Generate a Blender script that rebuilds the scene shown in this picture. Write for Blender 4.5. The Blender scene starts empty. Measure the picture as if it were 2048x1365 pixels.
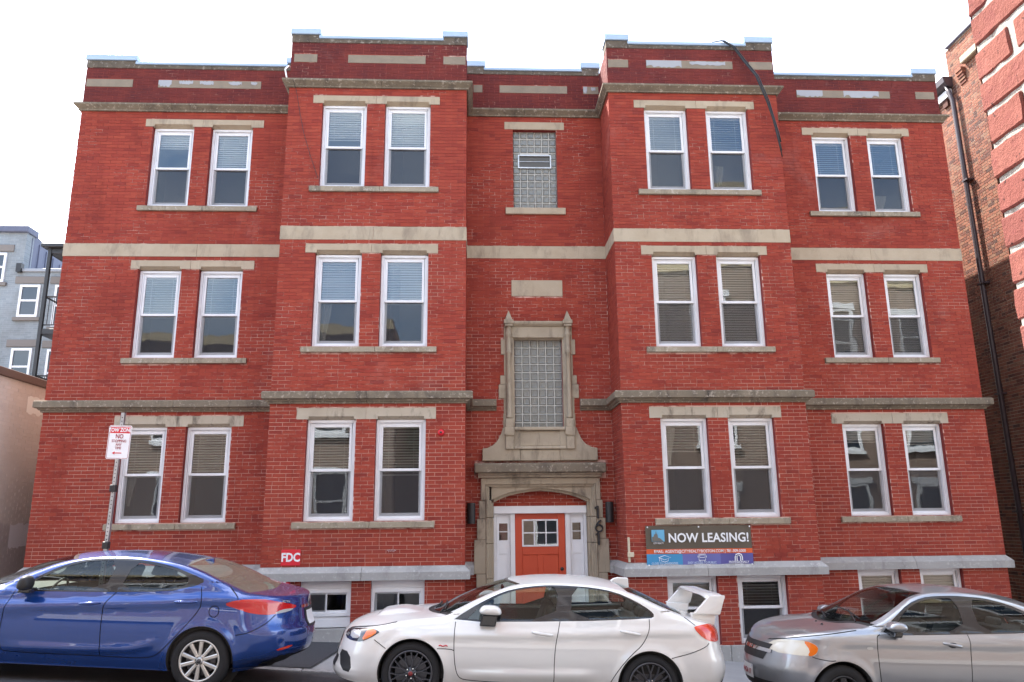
import bpy, bmesh, math, random
import numpy as np
from mathutils import Vector, Matrix
from mathutils.geometry import delaunay_2d_cdt
random.seed(7); RNG = np.random.default_rng(7)
scene = bpy.context.scene
COL = scene.collection
R = math.radians

# ------------------------------------------------------------------ camera
CAM = Vector((-1.1617, -14.1057, 1.9948))
cam_d = bpy.data.cameras.new('camera'); cam = bpy.data.objects.new('camera', cam_d); COL.objects.link(cam)
cam_d.sensor_width = 36; cam_d.lens = 1537.34/2048*36; cam_d.clip_start = 0.05; cam_d.clip_end = 2000
YAW, PIT, ROL = 0.0476337, 0.2261328, -0.0102720
def cam_axes(y, p, r):
    f = Vector((math.sin(y)*math.cos(p), math.cos(y)*math.cos(p), math.sin(p)))
    rt = Vector((math.cos(y), -math.sin(y), 0)); up = rt.cross(f)
    return rt*math.cos(r)+up*math.sin(r), -rt*math.sin(r)+up*math.cos(r), f
cr, cu, cf = cam_axes(YAW, PIT, ROL)
M = Matrix((cr, cu, -cf)).transposed().to_4x4(); M.translation = CAM
cam.matrix_world = M
scene.camera = cam

# ------------------------------------------------------------------ daylight
SUN_EL, SUN_AZ = R(52), R(-42)          # behind the house, from the left
world = bpy.data.worlds.new('World'); scene.world = world; world.use_nodes = True
wn, wl = world.node_tree.nodes, world.node_tree.links
sky = wn.new('ShaderNodeTexSky'); sky.sky_type = 'NISHITA'; sky.sun_disc = False
sky.sun_elevation = SUN_EL; sky.sun_rotation = SUN_AZ; sky.air_density = 1.0; sky.dust_density = 2.5; sky.ozone_density = 1.0
wn['Background'].inputs['Strength'].default_value = 0.15
# thin bright cloud spread over the whole sky
tc = wn.new('ShaderNodeTexCoord'); mp = wn.new('ShaderNodeMapping'); mp.inputs['Scale'].default_value = (1, 1, 2.2)
nz = wn.new('ShaderNodeTexNoise'); nz.inputs['Scale'].default_value = 1.6; nz.inputs['Detail'].default_value = 7; nz.inputs['Roughness'].default_value = .55
cr_ = wn.new('ShaderNodeValToRGB'); cr_.color_ramp.elements[0].position = .46; cr_.color_ramp.elements[1].position = .72
mx = wn.new('ShaderNodeMix'); mx.data_type = 'RGBA'; mx.inputs['B'].default_value = (6.2, 6.4, 6.7, 1)
wl.new(tc.outputs['Generated'], mp.inputs['Vector']); wl.new(mp.outputs['Vector'], nz.inputs['Vector'])
wl.new(nz.outputs['Fac'], cr_.inputs['Fac']); wl.new(cr_.outputs['Color'], mx.inputs['Factor'])
wl.new(sky.outputs['Color'], mx.inputs['A']); wl.new(mx.outputs['Result'], wn['Background'].inputs['Color'])
sun_d = bpy.data.lights.new('sun', 'SUN'); sun_d.energy = 3.6; sun_d.angle = R(.53); sun_d.color = (1, .95, .88)
sun = bpy.data.objects.new('sun', sun_d); COL.objects.link(sun)
SUN_DIR = Vector((math.sin(SUN_AZ)*math.cos(SUN_EL), math.cos(SUN_AZ)*math.cos(SUN_EL), math.sin(SUN_EL)))
sun.rotation_euler = (-SUN_DIR).to_track_quat('-Z', 'Y').to_euler(); sun.location = SUN_DIR*60
vs = scene.view_settings; vs.view_transform = 'Standard'; vs.look = 'None'; vs.gamma = 1; vs.use_curve_mapping = False
vs.exposure = 2.12
try: scene.cycles.max_bounces = 8; scene.cycles.transparent_max_bounces = 24
except Exception: pass

# ------------------------------------------------------------------ helpers
class MB:
    def __init__(s): s.v = []; s.f = []; s.m = []
    def add(s, vs, fs, mi=0):
        b = len(s.v); s.v += [tuple(p) for p in vs]; s.f += [tuple(b+i for i in f) for f in fs]; s.m += [mi]*len(fs)
    def quad(s, a, b, c, d, mi=0): s.add([a, b, c, d], [(0, 1, 2, 3)], mi)
    def box(s, x0, x1, y0, y1, z0, z1, mi=0):
        s.add([(x0,y0,z0),(x1,y0,z0),(x1,y1,z0),(x0,y1,z0),(x0,y0,z1),(x1,y0,z1),(x1,y1,z1),(x0,y1,z1)],
              [(3,2,1,0),(4,5,6,7),(0,1,5,4),(1,2,6,5),(2,3,7,6),(3,0,4,7)], mi)
    def prism(s, poly, a0, a1, axis='y', mi=0):
        # poly: list of 2D points; extruded along axis from a0 to a1
        P = {'y': lambda p, a: (p[0], a, p[1]), 'x': lambda p, a: (a, p[0], p[1]), 'z': lambda p, a: (p[0], p[1], a)}[axis]
        n = len(poly)
        s.add([P(p, a0) for p in poly]+[P(p, a1) for p in poly],
              [tuple(range(n)), tuple(range(2*n-1, n-1, -1))]+[(i, n+i, n+(i+1) % n, (i+1) % n) for i in range(n)], mi)
    def tube(s, pts, r, n=8, cap=True, mi=0):
        pts = [Vector(p) for p in pts]; rings = []; up = Vector((0, 0, 1))
        rr = r if isinstance(r, (list, tuple)) else [r]*len(pts)
        vs = []
        for i, p in enumerate(pts):
            t = (pts[min(i+1, len(pts)-1)]-pts[max(i-1, 0)]).normalized()
            a = t.cross(up if abs(t.z) < .95 else Vector((1, 0, 0))).normalized(); b = t.cross(a)
            for k in range(n):
                an = 2*math.pi*k/n; vs.append(p+(a*math.cos(an)+b*math.sin(an))*rr[i])
        fs = [(i*n+k, i*n+(k+1) % n, (i+1)*n+(k+1) % n, (i+1)*n+k) for i in range(len(pts)-1) for k in range(n)]
        if cap: fs += [tuple(range(n-1, -1, -1)), tuple((len(pts)-1)*n+k for k in range(n))]
        s.add(vs, fs, mi)
    def lathe(s, prof, n=48, axis='y', c=(0, 0, 0), mi=0, close=False):
        # prof: (radius, height along axis)
        vs = []
        for r, h in prof:
            for k in range(n):
                a = 2*math.pi*k/n; x, z = r*math.cos(a), r*math.sin(a)
                vs.append({'y': (c[0]+x, c[1]+h, c[2]+z), 'z': (c[0]+x, c[1]+z, c[2]+h), 'x': (c[0]+h, c[1]+x, c[2]+z)}[axis])
        m = len(prof)
        fs = [(i*n+k, (i+1)*n+k, (i+1)*n+(k+1) % n, i*n+(k+1) % n) for i in range(m-1) for k in range(n)]
        s.add(vs, fs, mi)
    def mesh(s, name, mats, smooth=False):
        me = bpy.data.meshes.new(name); me.from_pydata(s.v, [], s.f)
        mats = mats if isinstance(mats, (list, tuple)) else [mats]
        for m in mats: me.materials.append(m)
        if len(mats) > 1: me.polygons.foreach_set('material_index', s.m)
        if smooth: me.polygons.foreach_set('use_smooth', [True]*len(me.polygons))
        me.update(); return me
    def build(s, name, mats, parent=None, loc=(0, 0, 0), smooth=False, **kw):
        return link(name, s.mesh(name, mats, smooth), parent, loc, **kw)
def link(name, me, parent=None, loc=(0, 0, 0), rot=None, **kw):
    o = bpy.data.objects.new(name, me); COL.objects.link(o); o.location = loc
    if rot: o.rotation_euler = rot
    if parent: o.parent = parent
    for k, v in kw.items(): o[k] = v
    return o
def thing(name, label, cat, loc=(0, 0, 0), rot=None, group=None):
    o = link(name, None, None, loc, rot, label=label, category=cat)
    if group: o['group'] = group
    o.empty_display_size = .3
    return o
def tag(o, label, cat, group=None):
    o['label'] = label; o['category'] = cat
    if group: o['group'] = group
    return o
def recalc(me):
    bm = bmesh.new(); bm.from_mesh(me); bmesh.ops.recalc_face_normals(bm, faces=bm.faces); bm.to_mesh(me); bm.free()
def bevel(me, w=.01, seg=2, angle=40):
    bm = bmesh.new(); bm.from_mesh(me); bmesh.ops.remove_doubles(bm, verts=bm.verts, dist=1e-5); bmesh.ops.recalc_face_normals(bm, faces=bm.faces)
    ed = [e for e in bm.edges if len(e.link_faces) == 2 and e.calc_face_angle(0) > R(angle)]
    bmesh.ops.bevel(bm, geom=ed, offset=w, segments=seg, profile=.5, affect='EDGES', clamp_overlap=True); bm.to_mesh(me); bm.free(); return me
def text(name, body, size, mat, parent, loc, rot=(R(90), 0, 0), bold=0.0, align='CENTER', extrude=.001, xs=1.0, spacing=1.0):
    cu_ = bpy.data.curves.new(name, 'FONT'); cu_.body = body; cu_.size = size; cu_.align_x = align; cu_.align_y = 'CENTER'
    cu_.offset = bold*size; cu_.extrude = extrude; cu_.space_character = spacing; cu_.resolution_u = 3
    tmp = bpy.data.objects.new('tmp', cu_); COL.objects.link(tmp)
    bpy.context.view_layer.update()
    me = bpy.data.meshes.new_from_object(tmp.evaluated_get(bpy.context.evaluated_depsgraph_get()))
    bpy.data.objects.remove(tmp); me.name = name
    me.materials.clear(); me.materials.append(mat)
    o = link(name, me, parent, loc, rot); o.scale = (xs, 1, 1); return o

# ------------------------------------------------------------------ materials
def mat(name, col, rough=.6, metal=0, spec=.5, coat=0, build=None):
    m = bpy.data.materials.new(name); m.use_nodes = True; nt = m.node_tree; b = nt.nodes['Principled BSDF']
    b.inputs['Base Color'].default_value = (*col, 1); b.inputs['Roughness'].default_value = rough; b.inputs['Metallic'].default_value = metal
    b.inputs['Specular IOR Level'].default_value = spec; b.inputs['Coat Weight'].default_value = coat; b.inputs['Coat Roughness'].default_value = .03
    if build: build(nt, b)
    return m
def N(nt, t, **kw):
    n = nt.nodes.new('ShaderNode'+t)
    for k, v in kw.items():
        if k in n.inputs: n.inputs[k].default_value = v
        else: setattr(n, k, v)
    return n
def noise(nt, scale, detail=4, rough=.55, sc=(1, 1, 1), coord='Object', dist=0):
    t = N(nt, 'TexCoord'); mpn = N(nt, 'Mapping'); mpn.inputs['Scale'].default_value = sc
    n = N(nt, 'TexNoise'); n.inputs['Scale'].default_value = scale; n.inputs['Detail'].default_value = detail; n.inputs['Roughness'].default_value = rough; n.inputs['Distortion'].default_value = dist
    nt.links.new(t.outputs[coord], mpn.inputs['Vector']); nt.links.new(mpn.outputs['Vector'], n.inputs['Vector']); return n.outputs['Fac']
def ramp(nt, fac, stops):
    r = N(nt, 'ValToRGB'); e = r.color_ramp.elements
    while len(e) < len(stops): e.new(.5)
    for el, (p, c) in zip(e, stops): el.position = p; el.color = (*c, 1) if len(c) == 3 else c
    nt.links.new(fac, r.inputs['Fac']); return r.outputs['Color']
def mixc(nt, fac, a, b, mode='MIX'):
    m = N(nt, 'Mix', data_type='RGBA', blend_type=mode)
    for s, v in (('Factor', fac), ('A', a), ('B', b)):
        if isinstance(v, (int, float)): m.inputs[s].default_value = v
        elif isinstance(v, tuple): m.inputs[s].default_value = (*v, 1)
        else: nt.links.new(v, m.inputs[s])
    return m.outputs['Result']
def math_(nt, op, a, b=0.0, clamp=False):
    m = N(nt, 'Math', operation=op); m.use_clamp = clamp
    for i, v in enumerate((a, b)):
        if isinstance(v, (int, float)): m.inputs[i].default_value = v
        else: nt.links.new(v, m.inputs[i])
    return m.outputs[0]
def bump(nt, b, h, s=.3, d=.01):
    n = N(nt, 'Bump'); n.inputs['Strength'].default_value = s; n.inputs['Distance'].default_value = d
    nt.links.new(h, n.inputs['Height']); nt.links.new(n.outputs['Normal'], b.inputs['Normal'])
def setc(nt, b, c): nt.links.new(c, b.inputs['Base Color'])

def rnd(nt):
    oi = N(nt, 'ObjectInfo'); g = N(nt, 'NewGeometry')
    return math_(nt, 'FRACT', math_(nt, 'ADD', math_(nt, 'MULTIPLY', oi.outputs['Random'], 7.31), g.outputs['Random Per Island']))
def world_pos(nt): return N(nt, 'NewGeometry').outputs['Position']
def wnoise(nt, scale, detail=4, rough=.55, sc=(1, 1, 1), dist=0):
    mpn = N(nt, 'Mapping'); mpn.inputs['Scale'].default_value = sc
    n = N(nt, 'TexNoise'); n.inputs['Scale'].default_value = scale; n.inputs['Detail'].default_value = detail; n.inputs['Roughness'].default_value = rough; n.inputs['Distortion'].default_value = dist
    nt.links.new(world_pos(nt), mpn.inputs['Vector']); nt.links.new(mpn.outputs['Vector'], n.inputs['Vector']); return n.outputs['Fac']
def brick_mat(name, stops, var=.25, wear=(.8, 1.12), soot_shade=None):
    def f(nt, b):
        c = ramp(nt, rnd(nt), stops)
        if soot_shade:      # unwashed parapet bricks above this height, under-ledge shading deepened in their colour
            z = N(nt, 'SeparateXYZ'); nt.links.new(world_pos(nt), z.inputs[0]); k = math_(nt, 'GREATER_THAN', z.outputs['Z'], soot_shade)
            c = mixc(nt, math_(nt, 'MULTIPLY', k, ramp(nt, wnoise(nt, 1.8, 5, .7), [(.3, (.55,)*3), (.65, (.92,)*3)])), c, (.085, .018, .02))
        v = wnoise(nt, .55, 5, .6); g = ramp(nt, v, [(.3, (wear[0],)*3), (.7, (wear[1],)*3)])
        c = mixc(nt, 1.0, c, g, 'MULTIPLY')
        run_ = wnoise(nt, 2.6, 5, .65, (1.6, 1.6, .16)); c = mixc(nt, ramp(nt, run_, [(.52, (0, 0, 0)), (.74, (.38,)*3)]), c, tuple(x*.45 for x in stops[1][1]))
        c = mixc(nt, ramp(nt, wnoise(nt, .8, 6, .7, (1, 1, .8), .5), [(.60, (0, 0, 0)), (.80, (.22,)*3)]), c, (.55, .36, .31))
        c = mixc(nt, ramp(nt, wnoise(nt, 14, 5, .7), [(.45, (0, 0, 0)), (.8, (var,)*3)]), c, (.10, .03, .03))
        setc(nt, b, c); bump(nt, b, wnoise(nt, 60, 3), .25, .004)
    return mat(name, stops[0][1], .85, spec=.25, build=f)
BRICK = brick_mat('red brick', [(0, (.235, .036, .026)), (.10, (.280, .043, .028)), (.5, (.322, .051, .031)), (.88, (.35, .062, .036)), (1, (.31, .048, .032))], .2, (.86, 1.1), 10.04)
def f(nt, b):
    z = N(nt, 'SeparateXYZ'); nt.links.new(world_pos(nt), z.inputs[0])
    patch = wnoise(nt, .9, 3, .6); fine = wnoise(nt, 7, 3, .7, (1, 1, 1.6))
    h = math_(nt, 'MULTIPLY', z.outputs['Z'], -.03)
    s = math_(nt, 'ADD', math_(nt, 'ADD', math_(nt, 'MULTIPLY', patch, 1.0), math_(nt, 'MULTIPLY', fine, .8)), h)
    k = ramp(nt, s, [(.66, (0, 0, 0)), (.84, (1, 1, 1))])
    setc(nt, b, mixc(nt, k, (.28, .065, .05), (.62, .40, .33)))
MORTAR = mat('brick mortar', (.3, .1, .09), .9, spec=.2, build=f)
def stone_mat(name, a, b_, dark, amt=.6, spk=None, streak=(1, 1, .35)):
    def f(nt, b):
        oi = N(nt, 'ObjectInfo')
        c = mixc(nt, ramp(nt, wnoise(nt, 2.2, 6, .65), [(.35, (0, 0, 0)), (.7, (1, 1, 1))]), a, b_)
        c = mixc(nt, math_(nt, 'MULTIPLY', oi.outputs['Random'], .35), c, tuple(x*.8 for x in a))
        st = wnoise(nt, 3.4, 6, .7, streak, .4)
        c = mixc(nt, ramp(nt, st, [(.52, (0, 0, 0)), (.68, (amt,)*3)]), c, dark)
        if spk: c = mixc(nt, ramp(nt, wnoise(nt, 16, 5, .7), [(.56, (0, 0, 0)), (.64, (.8,)*3)]), c, spk)
        setc(nt, b, c); bump(nt, b, wnoise(nt, 30, 5, .7), .35, .006)
    return mat(name, a, .9, spec=.2, build=f)
SAND = stone_mat('sandstone', (.49, .405, .295), (.42, .335, .235), (.2, .16, .125), .55)
STAINED = stone_mat('stained lintel stone', (.52, .45, .35), (.44, .37, .28), (.13, .105, .08), .85, None, (1.3, 1, .5))
SILLS = stone_mat('weathered sill stone', (.38, .32, .235), (.29, .24, .175), (.12, .10, .08), .75, (.5, .44, .36))
WEATH = stone_mat('weathered sandstone', (.24, .195, .14), (.15, .122, .09), (.07, .058, .05), .7, (.42, .36, .29))
SURR = stone_mat('carved entrance stone', (.44, .37, .275), (.35, .29, .21), (.13, .108, .085), .75)
COPE = stone_mat('sooty coping stone', (.15, .12, .09), (.10, .08, .06), (.05, .04, .035), .7, (.34, .30, .26))  # coping colour darkened along with the parapet to deepen its shading
PATCHED = stone_mat('patched parapet stone', (.29, .235, .175), (.22, .18, .135), (.2, .17, .14), .4)
PPATCH = mat('grey white cement patch', (.36, .365, .38), .8)
GRAN = stone_mat('grey granite', (.42, .405, .385), (.33, .32, .305), (.21, .2, .19), .6, (.5, .49, .47))
def f(nt, b): setc(nt, b, mixc(nt, ramp(nt, wnoise(nt, 3, 4), [(.4, (0, 0, 0)), (.75, (.5,)*3)]), (.82, .82, .83), (.66, .65, .64)))
VINYL = mat('white vinyl', (.82, .82, .83), .35, build=f)
PANEL = mat('white painted panel', (.78, .78, .79), .45, build=f)
SCREEN_ = None
def glass_mat(name, ior, tint, wav=.35, rough=0.0, dirt=0.0):
    m = bpy.data.materials.new(name); m.use_nodes = True; nt = m.node_tree; nt.nodes.remove(nt.nodes['Principled BSDF']); out = nt.nodes['Material Output']
    tr = N(nt, 'BsdfTransparent'); tr.inputs[0].default_value = (*tint, 1); gl = N(nt, 'BsdfGlossy'); gl.inputs['Roughness'].default_value = rough; gl.inputs[0].default_value = (.86, .95, 1, 1)
    fr = N(nt, 'Fresnel'); fr.inputs['IOR'].default_value = ior
    bp = N(nt, 'Bump'); bp.inputs['Strength'].default_value = wav; bp.inputs['Distance'].default_value = .01
    nt.links.new(wnoise(nt, 2.2, 1.5, .5), bp.inputs['Height']); nt.links.new(bp.outputs[0], gl.inputs['Normal'])
    mxs = N(nt, 'MixShader'); nt.links.new(fr.outputs[0], mxs.inputs[0]); nt.links.new(tr.outputs[0], mxs.inputs[1]); nt.links.new(gl.outputs[0], mxs.inputs[2])
    last = mxs.outputs[0]
    if dirt:
        df = N(nt, 'BsdfDiffuse'); df.inputs[0].default_value = (.62, .56, .42, 1); m2 = N(nt, 'MixShader')
        nt.links.new(ramp(nt, wnoise(nt, 30, 6, .75), [(.2, (dirt*.75,)*3), (.8, (dirt,)*3)]), m2.inputs[0]); nt.links.new(last, m2.inputs[1]); nt.links.new(df.outputs[0], m2.inputs[2]); last = m2.outputs[0]
    nt.links.new(last, out.inputs['Surface']); return m
GLASS = glass_mat('window glass', 2.15, (.97, .99, .98), .16)
CARGLASS = glass_mat('car glass', 1.55, (.84, .91, .87), .05)
DUSTGLASS = glass_mat('dusty car glass', 1.6, (.55, .62, .56), .05, .02, .2)
def f_screen():
    m = bpy.data.materials.new('insect screen'); m.use_nodes = True; nt = m.node_tree; b = nt.nodes['Principled BSDF']
    b.inputs['Base Color'].default_value = (.05, .05, .055, 1); b.inputs['Alpha'].default_value = .42; b.inputs['Roughness'].default_value = .8; return m
SCREEN = f_screen()
BLIND = mat('white blind slat', (.90, .90, .86), .5)
ROOM = mat('dim room', (.42, .40, .37), .9)
DARK = mat('black gap', (.012, .012, .013), .8)
METALCAP = mat('pale metal coping', (.36, .47, .60), .4, .0)
BLACKM = mat('black painted metal', (.025, .024, .025), .45)
REDDOOR = mat('red painted door', (.56, .068, .022), .45)
REDSIGN = mat('red sign', (.68, .02, .035), .4)
WHITEP = mat('white lettering', (.85, .85, .85), .5)
REDP = mat('dark red lettering', (.36, .015, .03), .5)
def f(nt, b): setc(nt, b, ramp(nt, wnoise(nt, 6, 4), [(.3, (.40, .41, .42)), (.7, (.55, .56, .57))]))
GALV = mat('galvanised steel', (.5, .5, .5), .42, .75, build=f)
def f(nt, b):
    c = ramp(nt, wnoise(nt, .7, 6, .65), [(.3, (.050, .050, .054)), (.7, (.085, .083, .085))])
    c = mixc(nt, ramp(nt, wnoise(nt, 70, 3, .8), [(.5, (0, 0, 0)), (.75, (.5,)*3)]), c, (.16, .155, .15))
    setc(nt, b, c); bump(nt, b, wnoise(nt, 90, 3, .8), .5, .006)
ASPH = mat('asphalt', (.06, .06, .06), .88, build=f)
ASPHD = mat('dark asphalt patch', (.035, .035, .04), .9, build=lambda nt, b: (setc(nt, b, ramp(nt, wnoise(nt, 40, 5, .75), [(.35, (.028, .029, .033)), (.75, (.06, .06, .066))])), bump(nt, b, wnoise(nt, 80, 3, .8), .5, .006)))
def f(nt, b):
    c = ramp(nt, wnoise(nt, 1.1, 6, .65), [(.3, (.27, .265, .26)), (.7, (.37, .365, .355))])
    c = mixc(nt, ramp(nt, wnoise(nt, 55, 4, .75), [(.5, (0, 0, 0)), (.8, (.5,)*3)]), c, (.2, .2, .2)); setc(nt, b, c); bump(nt, b, wnoise(nt, 60, 3, .7), .3, .004)
CONC = mat('concrete paving', (.33, .33, .32), .88, build=f)
def brick_tex(name, c1, c2, mortar, scale, bw=.22, rh=.0655, ms=.008, axis='XZ', bumpd=.004, dirt=.3, dirtc=(.06, .04, .04)):
    def f(nt, b):
        s = N(nt, 'SeparateXYZ'); nt.links.new(world_pos(nt), s.inputs[0]); c = N(nt, 'CombineXYZ')
        nt.links.new(s.outputs[axis[0]], c.inputs[0]); nt.links.new(s.outputs[axis[1]], c.inputs[1])
        t = N(nt, 'TexBrick'); t.inputs['Scale'].default_value = 1; t.inputs['Brick Width'].default_value = bw; t.inputs['Row Height'].default_value = rh; t.inputs['Mortar Size'].default_value = ms/2
        t.inputs['Color1'].default_value = (*c1, 1); t.inputs['Color2'].default_value = (*c2, 1); t.inputs['Mortar'].default_value = (*mortar, 1); t.inputs['Bias'].default_value = 0
        nt.links.new(c.outputs[0], t.inputs['Vector'])
        k = mixc(nt, ramp(nt, wnoise(nt, 1.3, 6, .65), [(.4, (0, 0, 0)), (.75, (dirt,)*3)]), t.outputs['Color'], dirtc)
        setc(nt, b, k); bump(nt, b, math_(nt, 'MULTIPLY', t.outputs['Fac'], -1), .8, bumpd)
    return mat(name, c1, .88, spec=.25, build=f)
SIDEBRX = brick_tex('side brick', (.25, .15, .115), (.20, .11, .085), (.38, .33, .29), 1, axis='YZ')

# ================================================================== ground
RX = [-60, -12, -6.85, -4.13, -1.9, .75, 2.94, 5.4, 12, 60]
RZ = [2.2, .74, .385, .205, .017, -.157, -.262, -.425, -.87, -3.2]
def road_z(x, y=-5.0):
    z = float(np.interp(x, RX, RZ))
    if y > -5: return z - .075*(y+5)/1.7
    return z + .02*min(1, (-5-y)/2.2)
def pave_z(x, y=0): return float(np.interp(x, [-60, -9, -3.65, 2.99, 8.5, 60], [2.3, .46, .105, -.30, -.66, -3.1])) + .006*min(0, y)
GX = [-60, -40, -25, -18, -14, -12] + [x*.5 for x in range(-22, 24)] + [13, 16, 22, 40, 60]
def sheet(name, ys, zf, m, xs=None, kind='structure'):
    xs = xs or GX; b = MB()
    vs = [(x, y, zf(x, y)) for x in xs for y in ys]; n = len(ys)
    b.add(vs, [(i*n+j, (i+1)*n+j, (i+1)*n+j+1, i*n+j+1) for i in range(len(xs)-1) for j in range(n-1)])
    return b.build(name, m, smooth=True, kind=kind)
sheet('ground', [-90, 90], lambda x, y: min(road_z(x), pave_z(x)) - .55, ASPH)
sheet('road', [-10.6, -9, -7.2, -5, -4.2, -3.28], road_z, ASPH)
sheet('pavement', [-3.12, -2, -1, 0, 4, 16], lambda x, y: pave_z(x, y), CONC)
sheet('opposite_pavement', [-40, -14, -12.7, -10.6], lambda x, y: road_z(x) + .13, CONC)
apx = [-8.6, -8, -7, -6, -5, -4.2, -3.6]
b = MB()
for i in range(len(apx)-1):
    for j, (ya, yb) in enumerate([(-3.11, -2.1), (-2.1, -1.1)]):
        e = lambda x, y: (x + (.25 + .1*(y+3.1) if x == -3.6 else 0))
        b.quad(*[(e(x, y), y, pave_z(x, y)+.005) for x, y in ((apx[i], ya), (apx[i+1], ya), (apx[i+1], yb), (apx[i], yb))])
b.build('asphalt_path', ASPHD, kind='structure')
def f(nt, b): setc(nt, b, ramp(nt, wnoise(nt, 14, 5, .7), [(.35, (.22, .21, .205)), (.7, (.42, .41, .40))])); bump(nt, b, wnoise(nt, 40, 4, .7), .5, .008)
KERB = mat('granite kerb', (.4, .4, .4), .85, build=f)
kerb_root = link('kerb', None, None, (0, 0, 0), kind='structure')
x = -20.0
while x < 20:
    L = random.uniform(1.6, 2.4); x1 = x+L-.012; b = MB()
    za, zb = pave_z(x, -3.2)+.012, pave_z(x1, -3.2)+.012
    q = [(x, -3.28, za), (x1, -3.28, zb), (x1, -3.125, zb), (x, -3.125, za)]
    vs = [(p[0], p[1], p[2]-.5) for p in q]+q
    b.add(vs, [(4, 5, 6, 7), (0, 1, 5, 4), (1, 2, 6, 5), (3, 0, 4, 7), (2, 3, 7, 6)])
    me = b.mesh('kerb_stone', KERB); bevel(me, .012, 2)
    link('kerb_stone', me, kerb_root); x += L

# ================================================================== bricks
REVEAL = brick_tex('brick reveal', (.30, .045, .036), (.26, .038, .032), (.28, .07, .06), 1, axis='YZ', bw=.11)
CH, BL, JO = .0655, .2245, .008
def cut(ivs, a, b):
    out = []
    for p, q in ivs:
        if b <= p or a >= q: out.append((p, q)); continue
        if a > p: out.append((p, a))
        if b < q: out.append((b, q))
    return out
def lay(u0, u1, z0, z1, blocks, zoff=0.0, ch=CH, bl=BL, jo=JO, headers=.05, u_org=0.0):
    res = []; k0 = int(math.floor((z0-zoff)/ch)); k = k0
    while True:
        a = zoff+k*ch; b = a+ch-jo
        if a >= z1-.01: break
        if b > z0+.01:
            aa, bb = max(a, z0+.002), min(b, z1-.002)
            ivs = [(u0, u1)]
            for (p, q, r, s) in blocks:
                ov = min(bb, s)-max(aa, r)
                if ov > .3*(bb-aa): ivs = cut(ivs, p, q)
            off = u_org+(bl/2 if k % 2 else 0)+random.uniform(-.008, .008)
            for p, q in ivs:
                n = math.floor((p-off)/bl); x = off+n*bl
                while x < q:
                    segs = [(x, x+bl-jo)]
                    if random.random() < headers: segs = [(x, x+bl/2-jo), (x+bl/2, x+bl-jo)]
                    for s0, s1 in segs:
                        s0, s1 = max(s0, p+.002), min(s1, q-.002)
                        if s1-s0 > .012: res.append((s0, s1, aa, bb))
                    x += bl
        k += 1
    return res
class BrickField:
    """bricks of one wall: the 300 nearest the street viewpoint as single parts, the rest joined"""
    def __init__(s): s.it = []
    def add(s, rects, fn, pri=0): s.it += [(r, fn, pri) for r in rects]       # fn(u,z,d) -> world point, d = distance proud of the wall
    def build(s, parent, m, proud=.005, keep=lambda c: True, nmax=300):
        cand = []
        for i, (r, fn, pri) in enumerate(s.it):
            c = Vector(fn((r[0]+r[1])/2, (r[2]+r[3])/2, 0))
            if keep(c): cand.append((pri*1000+(c-CAM).length, i))
        pick = set(i for _, i in sorted(cand)[:nmax])
        mb = MB(); unit = None; F = [(0, 1, 2, 3), (0, 4, 5, 1), (1, 5, 6, 2), (2, 6, 7, 3), (3, 7, 4, 0)]
        um = MB(); um.add([(0, -1, 0), (1, -1, 0), (1, -1, 1), (0, -1, 1), (0, .5, 0), (1, .5, 0), (1, .5, 1), (0, .5, 1)], F); unit = um.mesh('brick', m)
        for i, (r, fn, pri) in enumerate(s.it):
            d = proud+random.uniform(-.0018, .0018); t = [random.uniform(-.0007, .0007) for _ in range(3)]
            if i in pick:
                o = bpy.data.objects.new('brick', unit); COL.objects.link(o); o.parent = parent
                p0 = Vector(fn(r[0], r[2]+t[0], 0)); ex = Vector(fn(r[1], r[2]+t[0], 0))-p0; ez = Vector(fn(r[0], r[3]+t[1], 0))-p0; ey = p0-Vector(fn(r[0], r[2]+t[0], d))
                mm = Matrix((ex, ey, ez)).transposed().to_4x4(); mm.translation = p0; o.matrix_local = mm
            else:
                u0, u1, z0, z1 = r; z0 += t[0]; z1 += t[1]
                mb.add([fn(u0, z0, d), fn(u1, z0, d), fn(u1, z1, d), fn(u0, z1, d), fn(u0, z0, -.003), fn(u1, z0, -.003), fn(u1, z1, -.003), fn(u0, z1, -.003)], F)
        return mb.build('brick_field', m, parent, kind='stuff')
def wall_grid(mb, fn, u0, u1, z0, z1, holes, depth, mi_rev=0):
    us = sorted({u0, u1, *[h[0] for h in holes], *[h[1] for h in holes]}); zs = sorted({z0, z1, *[h[2] for h in holes], *[h[3] for h in holes]})
    us = [u for u in us if u0-1e-6 <= u <= u1+1e-6]; zs = [z for z in zs if z0-1e-6 <= z <= z1+1e-6]
    for a, b in zip(us, us[1:]):
        for c, d in zip(zs, zs[1:]):
            mu, mz = (a+b)/2, (c+d)/2
            if any(h[0] < mu < h[1] and h[2] < mz < h[3] for h in holes): continue
            mb.quad(fn(a, c, 0), fn(b, c, 0), fn(b, d, 0), fn(a, d, 0))
    for h in holes:
        a, b, c, d = h[:4]; dp = h[4] if len(h) > 4 else depth
        mb.quad(fn(a, c, 0), fn(a, d, 0), fn(a, d, -dp), fn(a, c, -dp), mi_rev); mb.quad(fn(b, d, 0), fn(b, c, 0), fn(b, c, -dp), fn(b, d, -dp), mi_rev)
        mb.quad(fn(a, d, 0), fn(b, d, 0), fn(b, d, -dp), fn(a, d, -dp), mi_rev); mb.quad(fn(b, c, 0), fn(a, c, 0), fn(a, c, -dp), fn(b, c, -dp), mi_rev)

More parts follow.
